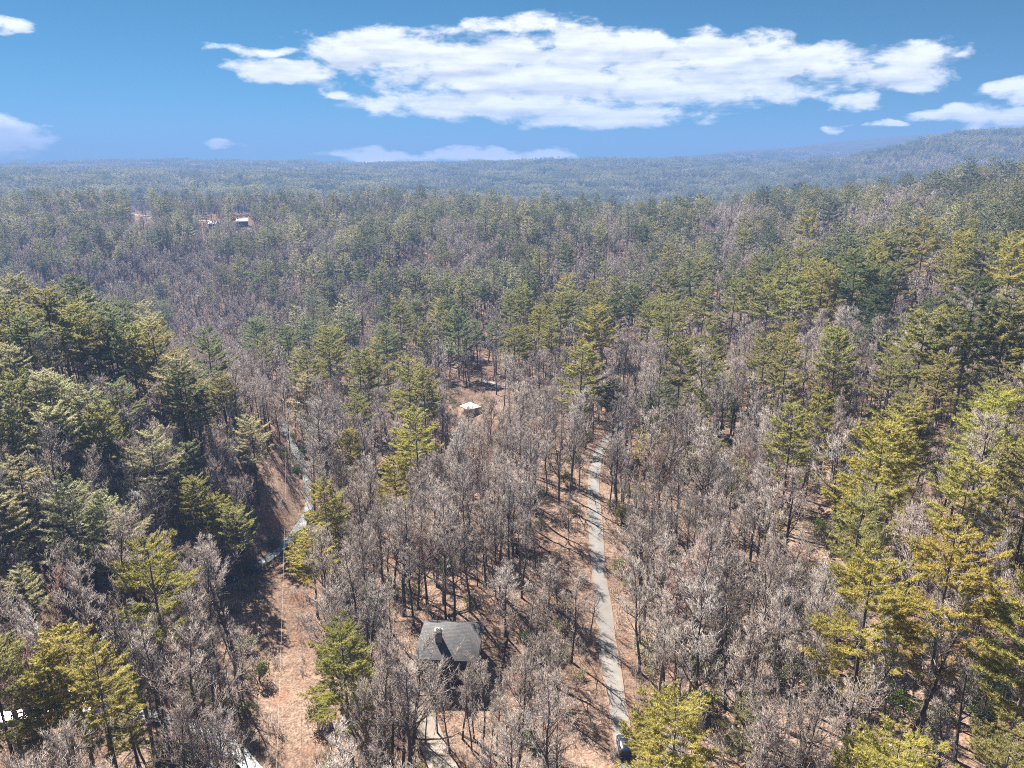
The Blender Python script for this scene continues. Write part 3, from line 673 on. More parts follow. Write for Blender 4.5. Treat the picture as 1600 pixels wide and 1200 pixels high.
def thin(x, y, sel, dmin):
    """keep only selected points at least dmin apart"""
    out = np.zeros(len(x), bool); cell = {}
    for i in np.nonzero(sel)[0]:
        cx, cy_ = int(x[i]//dmin), int(y[i]//dmin); ok = True
        for a in (-1, 0, 1):
            for b in (-1, 0, 1):
                for j in cell.get((cx+a, cy_+b), ()):
                    if (x[i]-x[j])**2+(y[i]-y[j])**2 < dmin*dmin: ok = False
        if ok: out[i] = True; cell.setdefault((cx, cy_), []).append(i)
    return out
trees = []      # dicts: kind, proto index, x, y, s, colour
for px_, py_, H, c in PINES_PX:
    if H > 19: H *= 1.2 if py_ < 600 else 1.06
    p = hit(px_, py_, H*.97)
    if p is None: continue
    cand = [k for k, s in enumerate(PINE_SPECS) if abs(s['H']-H) < 9] or [6 if H < 20 else 5]
    if py_ > 660 and H < 16: cand = [6, 4]
    if py_ > 840 and H > 20 : cand = [0, 2, 5]
    k = cand[int(rng.integers(len(cand)))]
    cc = tuple(np.clip(np.array(c)*rng.uniform(.88, 1.12)*rng.uniform(.95, 1.05, 3), 0, 1))
    trees.append(dict(kind='pine', k=k, x=p[0], y=p[1], s=H/PINE_SPECS[k]['H'], c=cc, c0=c, hand=True))
for px_, py_, H, k in SLIM_PX:
    p = hit(px_, py_, H*.98); trees.append(dict(kind='slim', k=k, x=p[0], y=p[1], s=H/BARE_A[k]['H'], c=None, c0=None, hand=True))
def jitter_grid(y0, y1, s, half, margin=25):
    ys = np.arange(y0, y1, s); out = []
    for yv in ys:
        w = half*yv+margin; xs = np.arange(-w, w, s); out.append(np.stack([xs, np.full(len(xs), yv)], -1))
    P = np.concatenate(out); return P+rng.uniform(-.48, .48, P.shape)*s
NEAR_END = 430.0
G = np.concatenate([jitter_grid(66, 250, 5.0, .80), jitter_grid(250, NEAR_END, 5.7, .80)])
gx, gy = G[:, 0], G[:, 1]; gz = ground_h(gx, gy)
pf = pine_frac(gx, gy, gz)*np.clip(1+.8*patch_noise(gx, gy, 60, 4), .1, 2)
isp = thin(gx, gy, rng.random(len(gx)) < pf*.52, 8.5)
Hh = np.where(isp, rng.uniform(24, 35, len(gx)), np.where(gy > 210, 17, 25)-rng.random(len(gx))**.8*np.where(gy > 210, 7, 14))
bad = in_corridor(gx, gy)|blocks(gx, gy, gz, Hh, np.where(isp, 5.5, 4.2), rng)
HP = np.array([(t['x'], t['y']) for t in trees if t['kind'] == 'pine'])
for (hx, hy) in HP:
    d = np.hypot(gx-hx, gy-hy); bad |= (d < np.where(isp, 7.5, 3.0))
# keep the listed pines' crowns clear of pines in front of them
hz = ground_h(HP[:, 0], HP[:, 1]); HH = np.array([t['s']*PINE_SPECS[t['k']]['H'] for t in trees if t['kind'] == 'pine'])
qh, dh = proj(np.stack([HP[:, 0], HP[:, 1], hz+HH*.68], -1)); qg, dg = proj(np.stack([gx, gy, gz+Hh*.8], -1))
for (qx, qy), dd_, h_ in zip(qh, dh, HH):
    near_px = (np.abs(qg[:, 0]-qx) < .21*h_*FPX/dd_) & (np.abs(qg[:, 1]-qy) < .36*h_*FPX/dd_) & (dg < dd_-2)
    bad |= near_px & (isp | (rng.random(len(gx)) < .8))
bad |= (rng.random(len(gx)) < .06)
sh_ = -np.array([sdir.x, sdir.y])/math.tan(SUN_EL)/math.cos(SUN_EL)
for P_, ch in ((ROAD[ROAD[:, 1] < 190], .55), (TRAIL[TRAIL[:, 1] < 190], .0)):
    for f in (.55, .8):
        d_, _ = path_dist(gx+sh_[0]*Hh*f, gy+sh_[1]*Hh*f, P_); bad |= (d_ < 4) & (rng.random(len(gx)) < ch)
for x, y, p, b, H in zip(gx, gy, isp, bad, Hh):
    if b: continue
    if p:
        k = int(rng.integers(0, 6)); c0 = (OL, GR, YG, OL)[int(rng.integers(4))] if x > -60 or y > 300 else (OL, SV, GR, SV)[int(rng.integers(4))]
        trees.append(dict(kind='pine', k=k, x=x, y=y, s=H/PINE_SPECS[k]['H'], c=tuple(np.array(c0)*rng.uniform(.85, 1.1)), c0=c0, hand=False))
    else:
        kd = 'slim' if rng.random() < .5 else 'wide'; k = int(rng.integers(0, 5)); Hs = (BARE_A if kd == 'slim' else BARE_B)[k]['H']
        trees.append(dict(kind=kd, k=k, x=x, y=y, s=H/20*rng.uniform(.9, 1.12), c=None, c0=None, hand=False))
rr = np.random.default_rng(5)
for P_ in ROAD[(ROAD[:, 1] > 168)][::2]:              # bare trees that stand before the far bends of the road
    for _ in range(2):
        x, y = P_[0]+rr.normal(0, 3.0), P_[1]-rr.uniform(5, 9)
        if path_dist(np.array([x]), np.array([y]), ROAD)[0][0] < 3.4: continue
        kd = 'slim' if rr.random() < .5 else 'wide'; k = int(rr.integers(0, 5))
        trees.append(dict(kind=kd, k=k, x=float(x), y=float(y), s=rr.uniform(.75, 1.05), c=None, c0=None, hand=False))
# reddish maples at the left edge
for t in trees:
    q, _ = proj(np.array([t['x'], t['y'], gh(t['x'], t['y'])+12]))
    t['q'] = q; t['d'] = math.hypot(t['x'], t['y'])
    if t['kind'] == 'wide' and ((q[0] < 130 and 930 < q[1] < 1100) or random.random() < .06): t['red'] = True
trees.sort(key=lambda t: t['d'])
things, rest, cnt = [], [], {}
for t in trees:
    inview = -60 < t['q'][0] < 1660 and t['q'][1] < 1330
    c = cnt.get(t['kind'], 0)
    if inview and (t['hand'] or c < 300 - (0 if t['kind'] != 'pine' else 60)) and c < 300: cnt[t['kind']] = c+1; things.append(t)
    else: rest.append(t)
print('TREES', len(trees), 'things', cnt, 'rest', len(rest))
for t in things:
    proto = {'pine': PINE, 'slim': SLIM, 'wide': RED if t.get('red') else WIDE}[t['kind']]
    k = t['k'] % len(proto)
    nm = {'pine': 'white_pine', 'slim': 'slender_bare_tree', 'wide': 'spreading_bare_tree'}[t['kind']]
    s = t['s']; sx = s*(rng.uniform(.9, 1.12) if t['kind'] == 'pine' else rng.uniform(.72, 1.1))
    t['o'] = place_tree(nm, proto[k], (t['x'], t['y']), (sx, sx, s), color=t['c'], lean=tuple(rng.normal(0, .035 if t['kind'] != 'pine' else .015, 2)))

# ------------------------------------------------------------------ woods beyond the ones told apart: one object per kind
def scatter(name, meshes, pts, rz, scl, ix, label):
    col = bpy.data.collections.new(name+'_prototypes')
    for i, me in enumerate(meshes):
        o = bpy.data.objects.new('%s_proto_%02d' % (name, i), me); col.objects.link(o)
    me = bpy.data.meshes.new(name); n = len(pts); me.vertices.add(n); me.vertices.foreach_set('co', np.asarray(pts, np.float32).ravel())
    for nm, ty, v in (('rz', 'FLOAT', rz), ('scl', 'FLOAT', scl), ('ix', 'INT', ix)):
        a = me.attributes.new(nm, ty, 'POINT'); a.data.foreach_set('value', np.asarray(v, np.float32 if ty == 'FLOAT' else np.int32))
    o = link(name, me); tag(o, label, None, None, 'stuff')
    ng = bpy.data.node_groups.new(name, 'GeometryNodeTree'); N, L = ng.nodes, ng.links
    ng.interface.new_socket('Geometry', in_out='INPUT', socket_type='NodeSocketGeometry'); ng.interface.new_socket('Geometry', in_out='OUTPUT', socket_type='NodeSocketGeometry')
    gi, go = N.new('NodeGroupInput'), N.new('NodeGroupOutput'); ci = N.new('GeometryNodeCollectionInfo'); ci.inputs[0].default_value = col; ci.inputs[1].default_value = True
    ip = N.new('GeometryNodeInstanceOnPoints'); ip.inputs['Pick Instance'].default_value = True
    def attr(nm, ty):
        a = N.new('GeometryNodeInputNamedAttribute'); a.data_type = ty; a.inputs[0].default_value = nm; return a.outputs[0]
    cb = N.new('ShaderNodeCombineXYZ'); L.new(attr('rz', 'FLOAT'), cb.inputs[2]); er = N.new('FunctionNodeEulerToRotation'); L.new(cb.outputs[0], er.inputs[0])
    L.new(gi.outputs[0], ip.inputs['Points']); L.new(ci.outputs[0], ip.inputs['Instance']); L.new(attr('ix', 'INT'), ip.inputs['Instance Index'])
    L.new(er.outputs[0], ip.inputs['Rotation']); L.new(attr('scl', 'FLOAT'), ip.inputs['Scale']); L.new(ip.outputs[0], go.inputs[0])
    md = o.modifiers.new('scatter', 'NODES'); md.node_group = ng; return o
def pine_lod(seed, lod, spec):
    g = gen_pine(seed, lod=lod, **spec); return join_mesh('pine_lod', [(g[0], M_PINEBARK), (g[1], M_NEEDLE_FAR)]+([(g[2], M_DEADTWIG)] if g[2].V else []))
def bare_lod(seed, lod, spec, m=None):
    g = gen_bare(seed, lod=lod, **spec); return join_mesh('bare_lod', [(g[0], M_BARK), (g[1], m or M_TWIG)])
P1 = [pine_lod(300+i, 0 if i == 9 else 1, s) for i, s in enumerate(PINE_SPECS[:6])]
B1 = [bare_lod(330+i, 1, s) for i, s in enumerate(BARE_A[:4]+BARE_B[:4])]
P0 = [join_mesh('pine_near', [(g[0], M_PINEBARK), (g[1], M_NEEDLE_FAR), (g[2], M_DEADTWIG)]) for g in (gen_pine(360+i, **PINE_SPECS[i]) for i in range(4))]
B0s = [bare_lod(380+i, 0, s) for i, s in enumerate(BARE_A[:3]+BARE_B[:3])]
# distant woodland: patches of 48 m with many small trees
def patch(seed, frac, size=48, n=44):
    rg = np.random.default_rng(seed); a, b, c, d = MB(), MB(), MB(), MB()
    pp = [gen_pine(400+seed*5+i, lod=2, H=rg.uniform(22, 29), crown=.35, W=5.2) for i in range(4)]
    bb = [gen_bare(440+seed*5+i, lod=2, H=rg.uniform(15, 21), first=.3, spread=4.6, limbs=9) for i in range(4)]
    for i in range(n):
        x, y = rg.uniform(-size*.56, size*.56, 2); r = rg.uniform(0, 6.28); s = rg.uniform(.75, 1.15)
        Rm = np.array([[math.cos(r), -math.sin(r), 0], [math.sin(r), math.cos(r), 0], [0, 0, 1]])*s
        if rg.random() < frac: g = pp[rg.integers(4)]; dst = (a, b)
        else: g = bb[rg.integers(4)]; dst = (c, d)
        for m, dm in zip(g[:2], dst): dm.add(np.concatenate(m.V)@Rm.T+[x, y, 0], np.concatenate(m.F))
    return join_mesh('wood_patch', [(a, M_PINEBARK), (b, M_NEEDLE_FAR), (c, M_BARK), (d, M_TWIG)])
FR = (.12, .35, .6, .85)
PATCH = [patch(i, FR[i//2]) for i in range(8)]
M0, M1 = NEAR_END, 1650.0
G = np.concatenate([jitter_grid(M0, 800, 6.4, .76, 30), jitter_grid(800, M1, 8.0, .76, 30)])
gx, gy = G[:, 0], G[:, 1]; gz = ground_h(gx, gy)
stand = np.clip(.36+2.2*patch_noise(gx, gy*1.6, 150, 8)+.5*patch_noise(gx, gy, 45, 9), .04, 1)
pf = np.clip(pine_frac(gx, gy, gz)*1.45*stand, 0, .95); isp = thin(gx, gy, rng.random(len(gx)) < pf*.7, 9.0)
Hh = np.where(isp, rng.uniform(19, 33, len(gx)), rng.uniform(13, 20, len(gx)))
CLEAR = [(hit(220, 338), 10, 6), (hit(318, 346), 9, 6), (hit(378, 352), 9, 11), (hit(336, 352), 7, 8)]
bad = rng.random(len(gx)) < .05
bad |= blocks(gx, gy, gz, Hh, np.where(isp, 5.0, 4.0), rng) & (gy > 600)
for c, rx, ry in CLEAR: bad |= ((gx-c[0])/rx)**2+((gy-c[1])/ry)**2 < 1
k = ~bad; gx, gy, gz, isp, Hh = gx[k], gy[k], gz[k], isp[k], Hh[k]
pp, pi, ps = [], [], []; bp_, bi, bs = [], [], []
for t in rest:
    q = (t['x'], t['y'], gh(t['x'], t['y']))
    if t['kind'] == 'pine': pp.append(q); pi.append(6+t['k'] % 4 if t['d'] < 300 else t['k'] % 6); ps.append(t['s'])
    else: bp_.append(q); bi.append(8+t['k'] % 6 if t['d'] < 300 else t['k']+(0 if t['kind'] == 'slim' else 4) if t['k'] < 4 else 2); bs.append(t['s'])
pp += list(zip(gx[isp], gy[isp], gz[isp]-.3)); pi += list(rng.integers(0, 6, isp.sum())); ps += list(Hh[isp]/28)
nb_ = ~isp; bp_ += list(zip(gx[nb_], gy[nb_], gz[nb_]-.3)); bi += list(rng.integers(0, 8, nb_.sum())); bs += list(Hh[nb_]/20)
scatter('pine_wood', P1+P0, pp, rng.uniform(0, 6.28, len(pp)), ps, pi, 'pines massed over the ridges and hollows behind the nearer trees')
scatter('bare_wood', B1+B0s, bp_, rng.uniform(0, 6.28, len(bp_)), bs, bi, 'leafless grey trees massed in the hollows and slopes further back')
G = np.concatenate([jitter_grid(M1-10, 3300, 44, .76, 60), jitter_grid(3300, 4500, 56, .76, 80)]); gx, gy = G[:, 0], G[:, 1]; gz = ground_h(gx, gy)
pf = np.clip(pine_frac(gx, gy, gz)+.75*patch_noise(gx, gy*1.5, 420, 6), 0, .99)
scatter('far_forest', PATCH, np.stack([gx, gy, gz-1.5], -1), rng.uniform(0, 6.28, len(gx)), np.where(gy > 3300, 1.35, 1.0)*rng.uniform(.9, 1.1, len(gx)), (pf*4).astype(int)*2+rng.integers(0, 2, len(gx)), 'hazy mixed forest covering the far hills up to the skyline')
print('MID', len(pp), len(bp_), 'FAR', len(gx))
# low evergreen understory (laurel) that reads as one mass
M_LAUREL = m_foliage('laurel_leaves', [(.20, .21, .08), (.30, .29, .13), (.15, .18, .07), (.34, .32, .17), (.24, .26, .12)], False, .3)
LR = [join_mesh('laurel', [(a, M_BARK), (b, M_LAUREL)]) for a, b in (gen_bush(540+i, H=2.0+.4*i, W=1.6+.2*i, n=420, lw=.16, ll=.3, lobes=7) for i in range(3))]
G = jitter_grid(66, 300, 4.6, .80); gx, gy = G[:, 0], G[:, 1]
dens_ = np.clip(.16+.30*patch_noise(gx, gy, 55, 21)+np.where(gx > .1*gy, .14, -.02), 0, .6)
bad = in_corridor(gx, gy, .3)|(rng.random(len(gx)) > dens_); gx, gy = gx[~bad], gy[~bad]; gz = ground_h(gx, gy)
scatter('laurel_understory', LR, np.stack([gx, gy, gz], -1), rng.uniform(0, 6.28, len(gx)), rng.uniform(.5, 1.3, len(gx)), rng.integers(0, 3, len(gx)), 'low olive evergreen understory in patches beneath the bare trees')
# leafless undergrowth on the forest floor
BR = [join_mesh('brush', [(a, M_BARK), (b, M_TWIG)]) for a, b in (gen_brush(500+i, H=2.2+.6*i) for i in range(4))]
G = jitter_grid(66, 330, 3.4, .80); gx, gy = G[:, 0], G[:, 1]
bad = in_corridor(gx, gy, -2.6)|(rng.random(len(gx)) < .22+.3*patch_noise(gx, gy, 30, 12))
gx, gy = gx[~bad], gy[~bad]; gz = ground_h(gx, gy)
scatter('undergrowth', BR, np.stack([gx, gy, gz], -1), rng.uniform(0, 6.28, len(gx)), rng.uniform(.5, 1.15, len(gx)), rng.integers(0, 4, len(gx)), 'leafless brush and saplings covering the forest floor between the trunks')

# ------------------------------------------------------------------ evergreen bushes
BUSH_PX = [(1080, 812), (1045, 872), (772, 745), (1098, 1110), (1160, 1115), (470, 880), (425, 842), (125, 905), (955, 705), (985, 800), (1015, 1015), (1120, 760), (1180, 760), (1240, 905), (1330, 960), (1420, 985), (1540, 1060), (1480, 1110), (1010, 940), (1060, 985), (860, 1010), (505, 1120), (640, 830), (700, 880), (1290, 1090), (1210, 1060), (1580, 905), (1000, 870), (560, 880), (90, 930), (300, 1090), (250, 1000), (20, 960), (1105, 905), (1150, 985), (1385, 1075)]
bushes = []
for bx, by in BUSH_PX:
    p = hit(bx, by, 1.5)
    if p: bushes.append(p)
r2 = np.random.default_rng(77)
for i in range(8, len(CREEK)-20, 7):
    bushes.append(tuple(CREEK[i]+r2.uniform(2.2, 3.6)*unit(np.array([r2.choice([-1., 1.]), r2.uniform(-1, .2)]))))
while len(bushes) < 170:
    y = r2.uniform(80, 230); x = r2.uniform(-.6*y, .75*y)
    if x < 0 and r2.random() < .6: continue
    if in_corridor(np.array([x]), np.array([y]), .5)[0]: continue
    bushes.append((x, y))
BCOL = [(.13, .19, .05), (.21, .21, .07), (.16, .18, .065), (.26, .25, .10), (.09, .14, .045)]
BNAME = ['bright green', 'olive', 'mossy green', 'pale yellowish', 'dark green']
blist = []
for i, p in enumerate(bushes):
    ci = int(r2.integers(5)); s_ = r2.uniform(.7, 1.35)
    o = place_tree('evergreen_bush', BUSH[int(r2.integers(3))], p, s_, color=BCOL[ci]); blist.append(dict(o=o, x=p[0], y=p[1], n=BNAME[ci]))

def gen_log(seed):
    rg = np.random.default_rng(seed); a, b = MB(), MB(); L_ = rg.uniform(6, 11)
    x = np.linspace(0, L_, 8); P = np.stack([x, np.cumsum(rg.normal(0, .12, 8)), np.full(8, .22)], -1); a.tube(P, np.linspace(.24, .07, 8), 7)
    for _ in range(9):
        k = rg.integers(2, 8); e = P[k]+np.array([rg.uniform(.4, 1.6), rg.normal(0, 1.0), rg.uniform(.2, 1.3)]); b.tube([P[k], (P[k]+e)/2+rg.normal(0, .1, 3), e], [.05, .035, .012], 4)
    return a, b
LOGS = [(a.mesh('log', M_BARK, True), b.mesh('broken_limbs', M_TWIG)) for a, b in (gen_log(600+i) for i in range(3))]
loglist = []
while len(loglist) < 26:
    y = r2.uniform(84, 190); x = r2.uniform(-.55*y, .62*y)
    if in_corridor(np.array([x]), np.array([y]), 2.5)[0]: continue
    rz = r2.uniform(0, 6.28); lm, bm = LOGS[int(r2.integers(3))]; x2, y2 = x+6*math.cos(rz), y+6*math.sin(rz)
    z0, z1 = gh(x, y), gh(x2, y2); o = empty('fallen_log', (x, y, z0), rz); o.rotation_euler = (0, -math.atan2(z1-z0, 6), rz)
    link('log', lm, o); link('broken_limbs', bm, o); loglist.append(dict(o=o, x=x, y=y, cat='log'))

# ------------------------------------------------------------------ house by the road
M_SHINGLE = None
def b_shingle(nt, N, L, out):
    tc = N.new('ShaderNodeTexCoord'); sp = N.new('ShaderNodeSeparateXYZ'); L.new(tc.outputs['Object'], sp.inputs[0])
    br = N.new('ShaderNodeTexBrick'); br.inputs['Scale'].default_value = 1.0; br.inputs['Mortar Size'].default_value = .03; br.inputs['Brick Width'].default_value = .55; br.inputs['Row Height'].default_value = .22
    br.inputs['Color1'].default_value = (.085, .08, .085, 1); br.inputs['Color2'].default_value = (.135, .128, .13, 1); br.inputs['Mortar'].default_value = (.05, .05, .055, 1)
    L.new(tc.outputs['Object'], br.inputs['Vector'])
    n = noise(N, L, tc.outputs['Object'], 1.4, 5); r = ramp(N, [(.3, (.75, .75, .75)), (.7, (1.2, 1.18, 1.15))]); L.new(n, r.inputs[0])
    p = N.new('ShaderNodeBsdfPrincipled'); p.inputs['Roughness'].default_value = .85; L.new(mixc(N, L, 1.0, br.outputs[0], r.outputs[0], 'MULTIPLY'), p.inputs['Base Color']); L.new(p.outputs[0], out.inputs[0])
M_SHINGLE = mat('grey_shingles', b_shingle)
M_SIDING = plain('dark_siding', (.075, .055, .042), (.10, .075, .058), 1.5, .8)
M_STONE = plain('chimney_stone', (.30, .27, .24), (.16, .14, .12), 2.2, .9, bump=.5)
M_WHITE = plain('white_paint', (.74, .73, .70), (.64, .63, .60), 2.0, .6)
M_BLACK = plain('black_metal', (.02, .02, .02), (.03, .03, .03), 2, .5)
def b_glass(nt, N, L, out):
    p = N.new('ShaderNodeBsdfPrincipled'); p.inputs['Base Color'].default_value = (.02, .025, .03, 1); p.inputs['Roughness'].default_value = .06; L.new(p.outputs[0], out.inputs[0])
M_GLASS = mat('window_glass', b_glass)
def hip_roof(x0, x1, y0, y1, ze, zr, il, ir, over=.5, th=.18):
    """hip roof over a box, ridge along x, inset il and ir at its ends; closed shell"""
    mb = MB(); x0 -= over; x1 += over; y0 -= over; y1 += over; ym = (y0+y1)/2
    for dz, fl in ((0, False), (-th, True)):
        V = [(x0, y0, ze+dz), (x1, y0, ze+dz), (x1, y1, ze+dz), (x0, y1, ze+dz), (x0+il, ym, zr+dz), (x1-ir, ym, zr+dz)]
        F = [(0, 1, 5), (0, 5, 4), (1, 2, 5), (2, 3, 4), (2, 4, 5), (3, 0, 4)]
        mb.add(V, [f[::-1] for f in F] if fl else F)
    b = [(x0, y0), (x1, y0), (x1, y1), (x0, y1)]
    for i in range(4):
        p, q = b[i], b[(i+1) % 4]; mb.quads([(*p, ze-th), (*q, ze-th), (*q, ze), (*p, ze)], [(0, 1, 2, 3)])
    return mb
def window(parent, x, y, z, w, h, axis='x', frame=None):
    """window lying in a wall; axis = the wall's direction"""
    g, f = MB(), MB(); t = .05
    def bx(mb, u0, u1, z0, z1, d0, d1):
        if axis == 'x': mb.box(x+u0, x+u1, y+d0, y+d1, z0, z1)
        else: mb.box(x+d0, x+d1, y+u0, y+u1, z0, z1)
    bx(g, -w/2, w/2, z, z+h, -.04, .04); wo = g.obj('window', M_GLASS, parent)
    for u0, u1, z0, z1 in ((-w/2-.09, -w/2, z-.09, z+h+.09), (w/2, w/2+.09, z-.09, z+h+.09), (-w/2, w/2, z+h, z+h+.09), (-w/2, w/2, z-.09, z), (-.03, .03, z, z+h)):
        bx(f, u0, u1, z0, z1, -.065, .065)
    f.obj('frame', frame or M_WHITE, wo)
hg = gh(HOUSE[0], HOUSE[1]+3)
hs_ = empty('house', (HOUSE[0], HOUSE[1]-1.0, hg), R(-4))
w_ = MB(); w_.box(-5.2, 5.2, -5.2, 5.2, -1, 5.6); w_.obj('wall', M_SIDING, hs_)
hr = hip_roof(-5.2, 5.2, -5.2, 5.2, 5.6, 9.0, 1.1, 2.6); hro = hr.obj('roof', M_SHINGLE, hs_)
c_ = MB(); c_.box(-2.1, -.95, -3.1, -2.2, 6.0, 9.4); ch = c_.obj('chimney', M_STONE, hs_)
c_ = MB(); c_.box(-2.25, -.8, -3.22, -2.08, 9.4, 9.56); c_.obj('chimney_cap', M_WHITE, ch)
c_ = MB(); c_.box(-2.0, -1.6, -2.95, -2.4, 9.56, 9.74); c_.box(-1.45, -1.05, -2.95, -2.4, 9.56, 9.74); c_.obj('flue', M_BLACK, ch)
for x in (-3.6, -.2, 3.4): window(hs_, x, -5.2, 3.2, 1.2, 1.4, frame=M_SIDING); window(hs_, x, -5.2, .5, 1.3, 1.5, frame=M_SIDING)
for y in (-3, .5, 3.4): window(hs_, 5.2, y, 1.2, 1.2, 1.5, 'y'); window(hs_, -5.2, y, 1.2, 1.2, 1.5, 'y')
d_ = MB(); d_.box(-5.28, -5.12, -1.9, -.9, 0, 2.1); dr_ = d_.obj('door', M_WHITE, hs_)
d_ = MB(); d_.box(-5.36, -5.28, -1.1, -1.0, .95, 1.1); d_.obj('handle', M_BLACK, dr_)
tag(hs_, 'dark house with grey shingled roof and chimney among bare trees near the road', 'house')

# white-roofed shelter in the middle distance
sp_ = hit(735, 646); sh = empty('shelter', (sp_[0], sp_[1], gh(*sp_)), R(38))
hip_roof(-2.6, 2.6, -2.6, 2.6, 2.7, 4.5, 3.05, 3.05, .45, .14).obj('roof', M_WHITE, sh)
w_ = MB(); w_.box(-2.6, 2.6, -2.6, 2.6, -1, 2.7); w_.obj('wall', plain('tan_boards', (.34, .26, .19), (.26, .19, .14), 2), sh)
d_ = MB(); d_.box(-.5, .5, -2.68, -2.55, 0, 2.0); d_.obj('door', M_SIDING, sh); window(sh, -2.6, 0, 1.0, 1.0, .9, 'y')
tag(sh, 'small building with a pale white pyramid roof in a gap of bare trees', 'shed')

# cleared ground and houses on the far left ridge
M_DIRT = plain('bare_dirt', (.40, .32, .26), (.32, .25, .20), .05, .95)
def far_house(px_, py_, w, d, hw, rz, roofm, wallm, label):
    p = hit(px_, py_); o = empty('distant_house', (p[0], p[1], gh(*p)), rz)
    m = MB(); m.box(-w/2, w/2, -d/2, d/2, -3, hw); m.obj('wall', wallm, o)
    g = MB(); zr = hw+d*.32; e = .6
    for dz, fl in ((0, 0), (-.2, 1)):
        V = [(-w/2-e, -d/2-e, hw+dz), (w/2+e, -d/2-e, hw+dz), (w/2+e, 0, zr+dz), (-w/2-e, 0, zr+dz), (w/2+e, d/2+e, hw+dz), (-w/2-e, d/2+e, hw+dz)]
        F = [(0, 1, 2), (0, 2, 3), (3, 2, 4), (3, 4, 5)]; g.add(V, [f[::-1] for f in F] if fl else F)
    g.obj('roof', roofm, o)
    ga = MB(); ga.add([(-w/2, -d/2, hw), (-w/2, d/2, hw), (-w/2, 0, zr-.25)], [(0, 2, 1)]); ga.add([(w/2, -d/2, hw), (w/2, d/2, hw), (w/2, 0, zr-.25)], [(0, 1, 2)]); ga.obj('gable', wallm, o)
    for x in np.arange(-w/2+2, w/2-1, 3.2): window(o, x, -d/2, 1.2, 1.3, 1.6)
    tag(o, label, 'house'); return o
M_GREYROOF = plain('pale_grey_roof', (.36, .36, .38), (.30, .30, .32), .6, .7); M_GREYWALL = plain('grey_boards', (.20, .20, .22), (.15, .15, .17), 1.0); M_BROWNW = plain('brown_boards', (.10, .085, .08), (.08, .065, .06), 1.0)
far_house(379, 353, 13, 9, 5.5, R(18), M_GREYROOF, M_BROWNW, 'far dark-walled house with light grey roof at the clearing on left ridge')
far_house(335, 354, 10, 8, 3.2, R(-12), plain('slate_roof', (.22, .23, .26), (.18, .19, .22), .6), M_GREYWALL, 'low far house with slate roof just left of the dark-walled house')
def clearing(px_, py_, rx, ry):
    c = hit(px_, py_); n = 28; V = []; rg = np.random.default_rng(int(px_))
    for j, f in enumerate((0, .35, .7, 1.0)):
        for i in range(n):
            a = i*2*math.pi/n; k = f*(1+.18*math.sin(3*a+px_)+.1*math.sin(5*a)); V.append((c[0]+rx*k*math.cos(a), c[1]+ry*k*math.sin(a)))
    V = np.array(V); Z = ground_h(V[:, 0], V[:, 1])+.45
    Q = [(j*n+i, j*n+(i+1) % n, (j+1)*n+(i+1) % n, (j+1)*n+i) for j in range(3) for i in range(n)]
    tag(link('clearing', new_mesh('clearing', np.column_stack([V, Z]), Q, [M_DIRT], smooth=True)), kind='structure')
clearing(220, 337, 9, 6); clearing(316, 345, 8, 6)

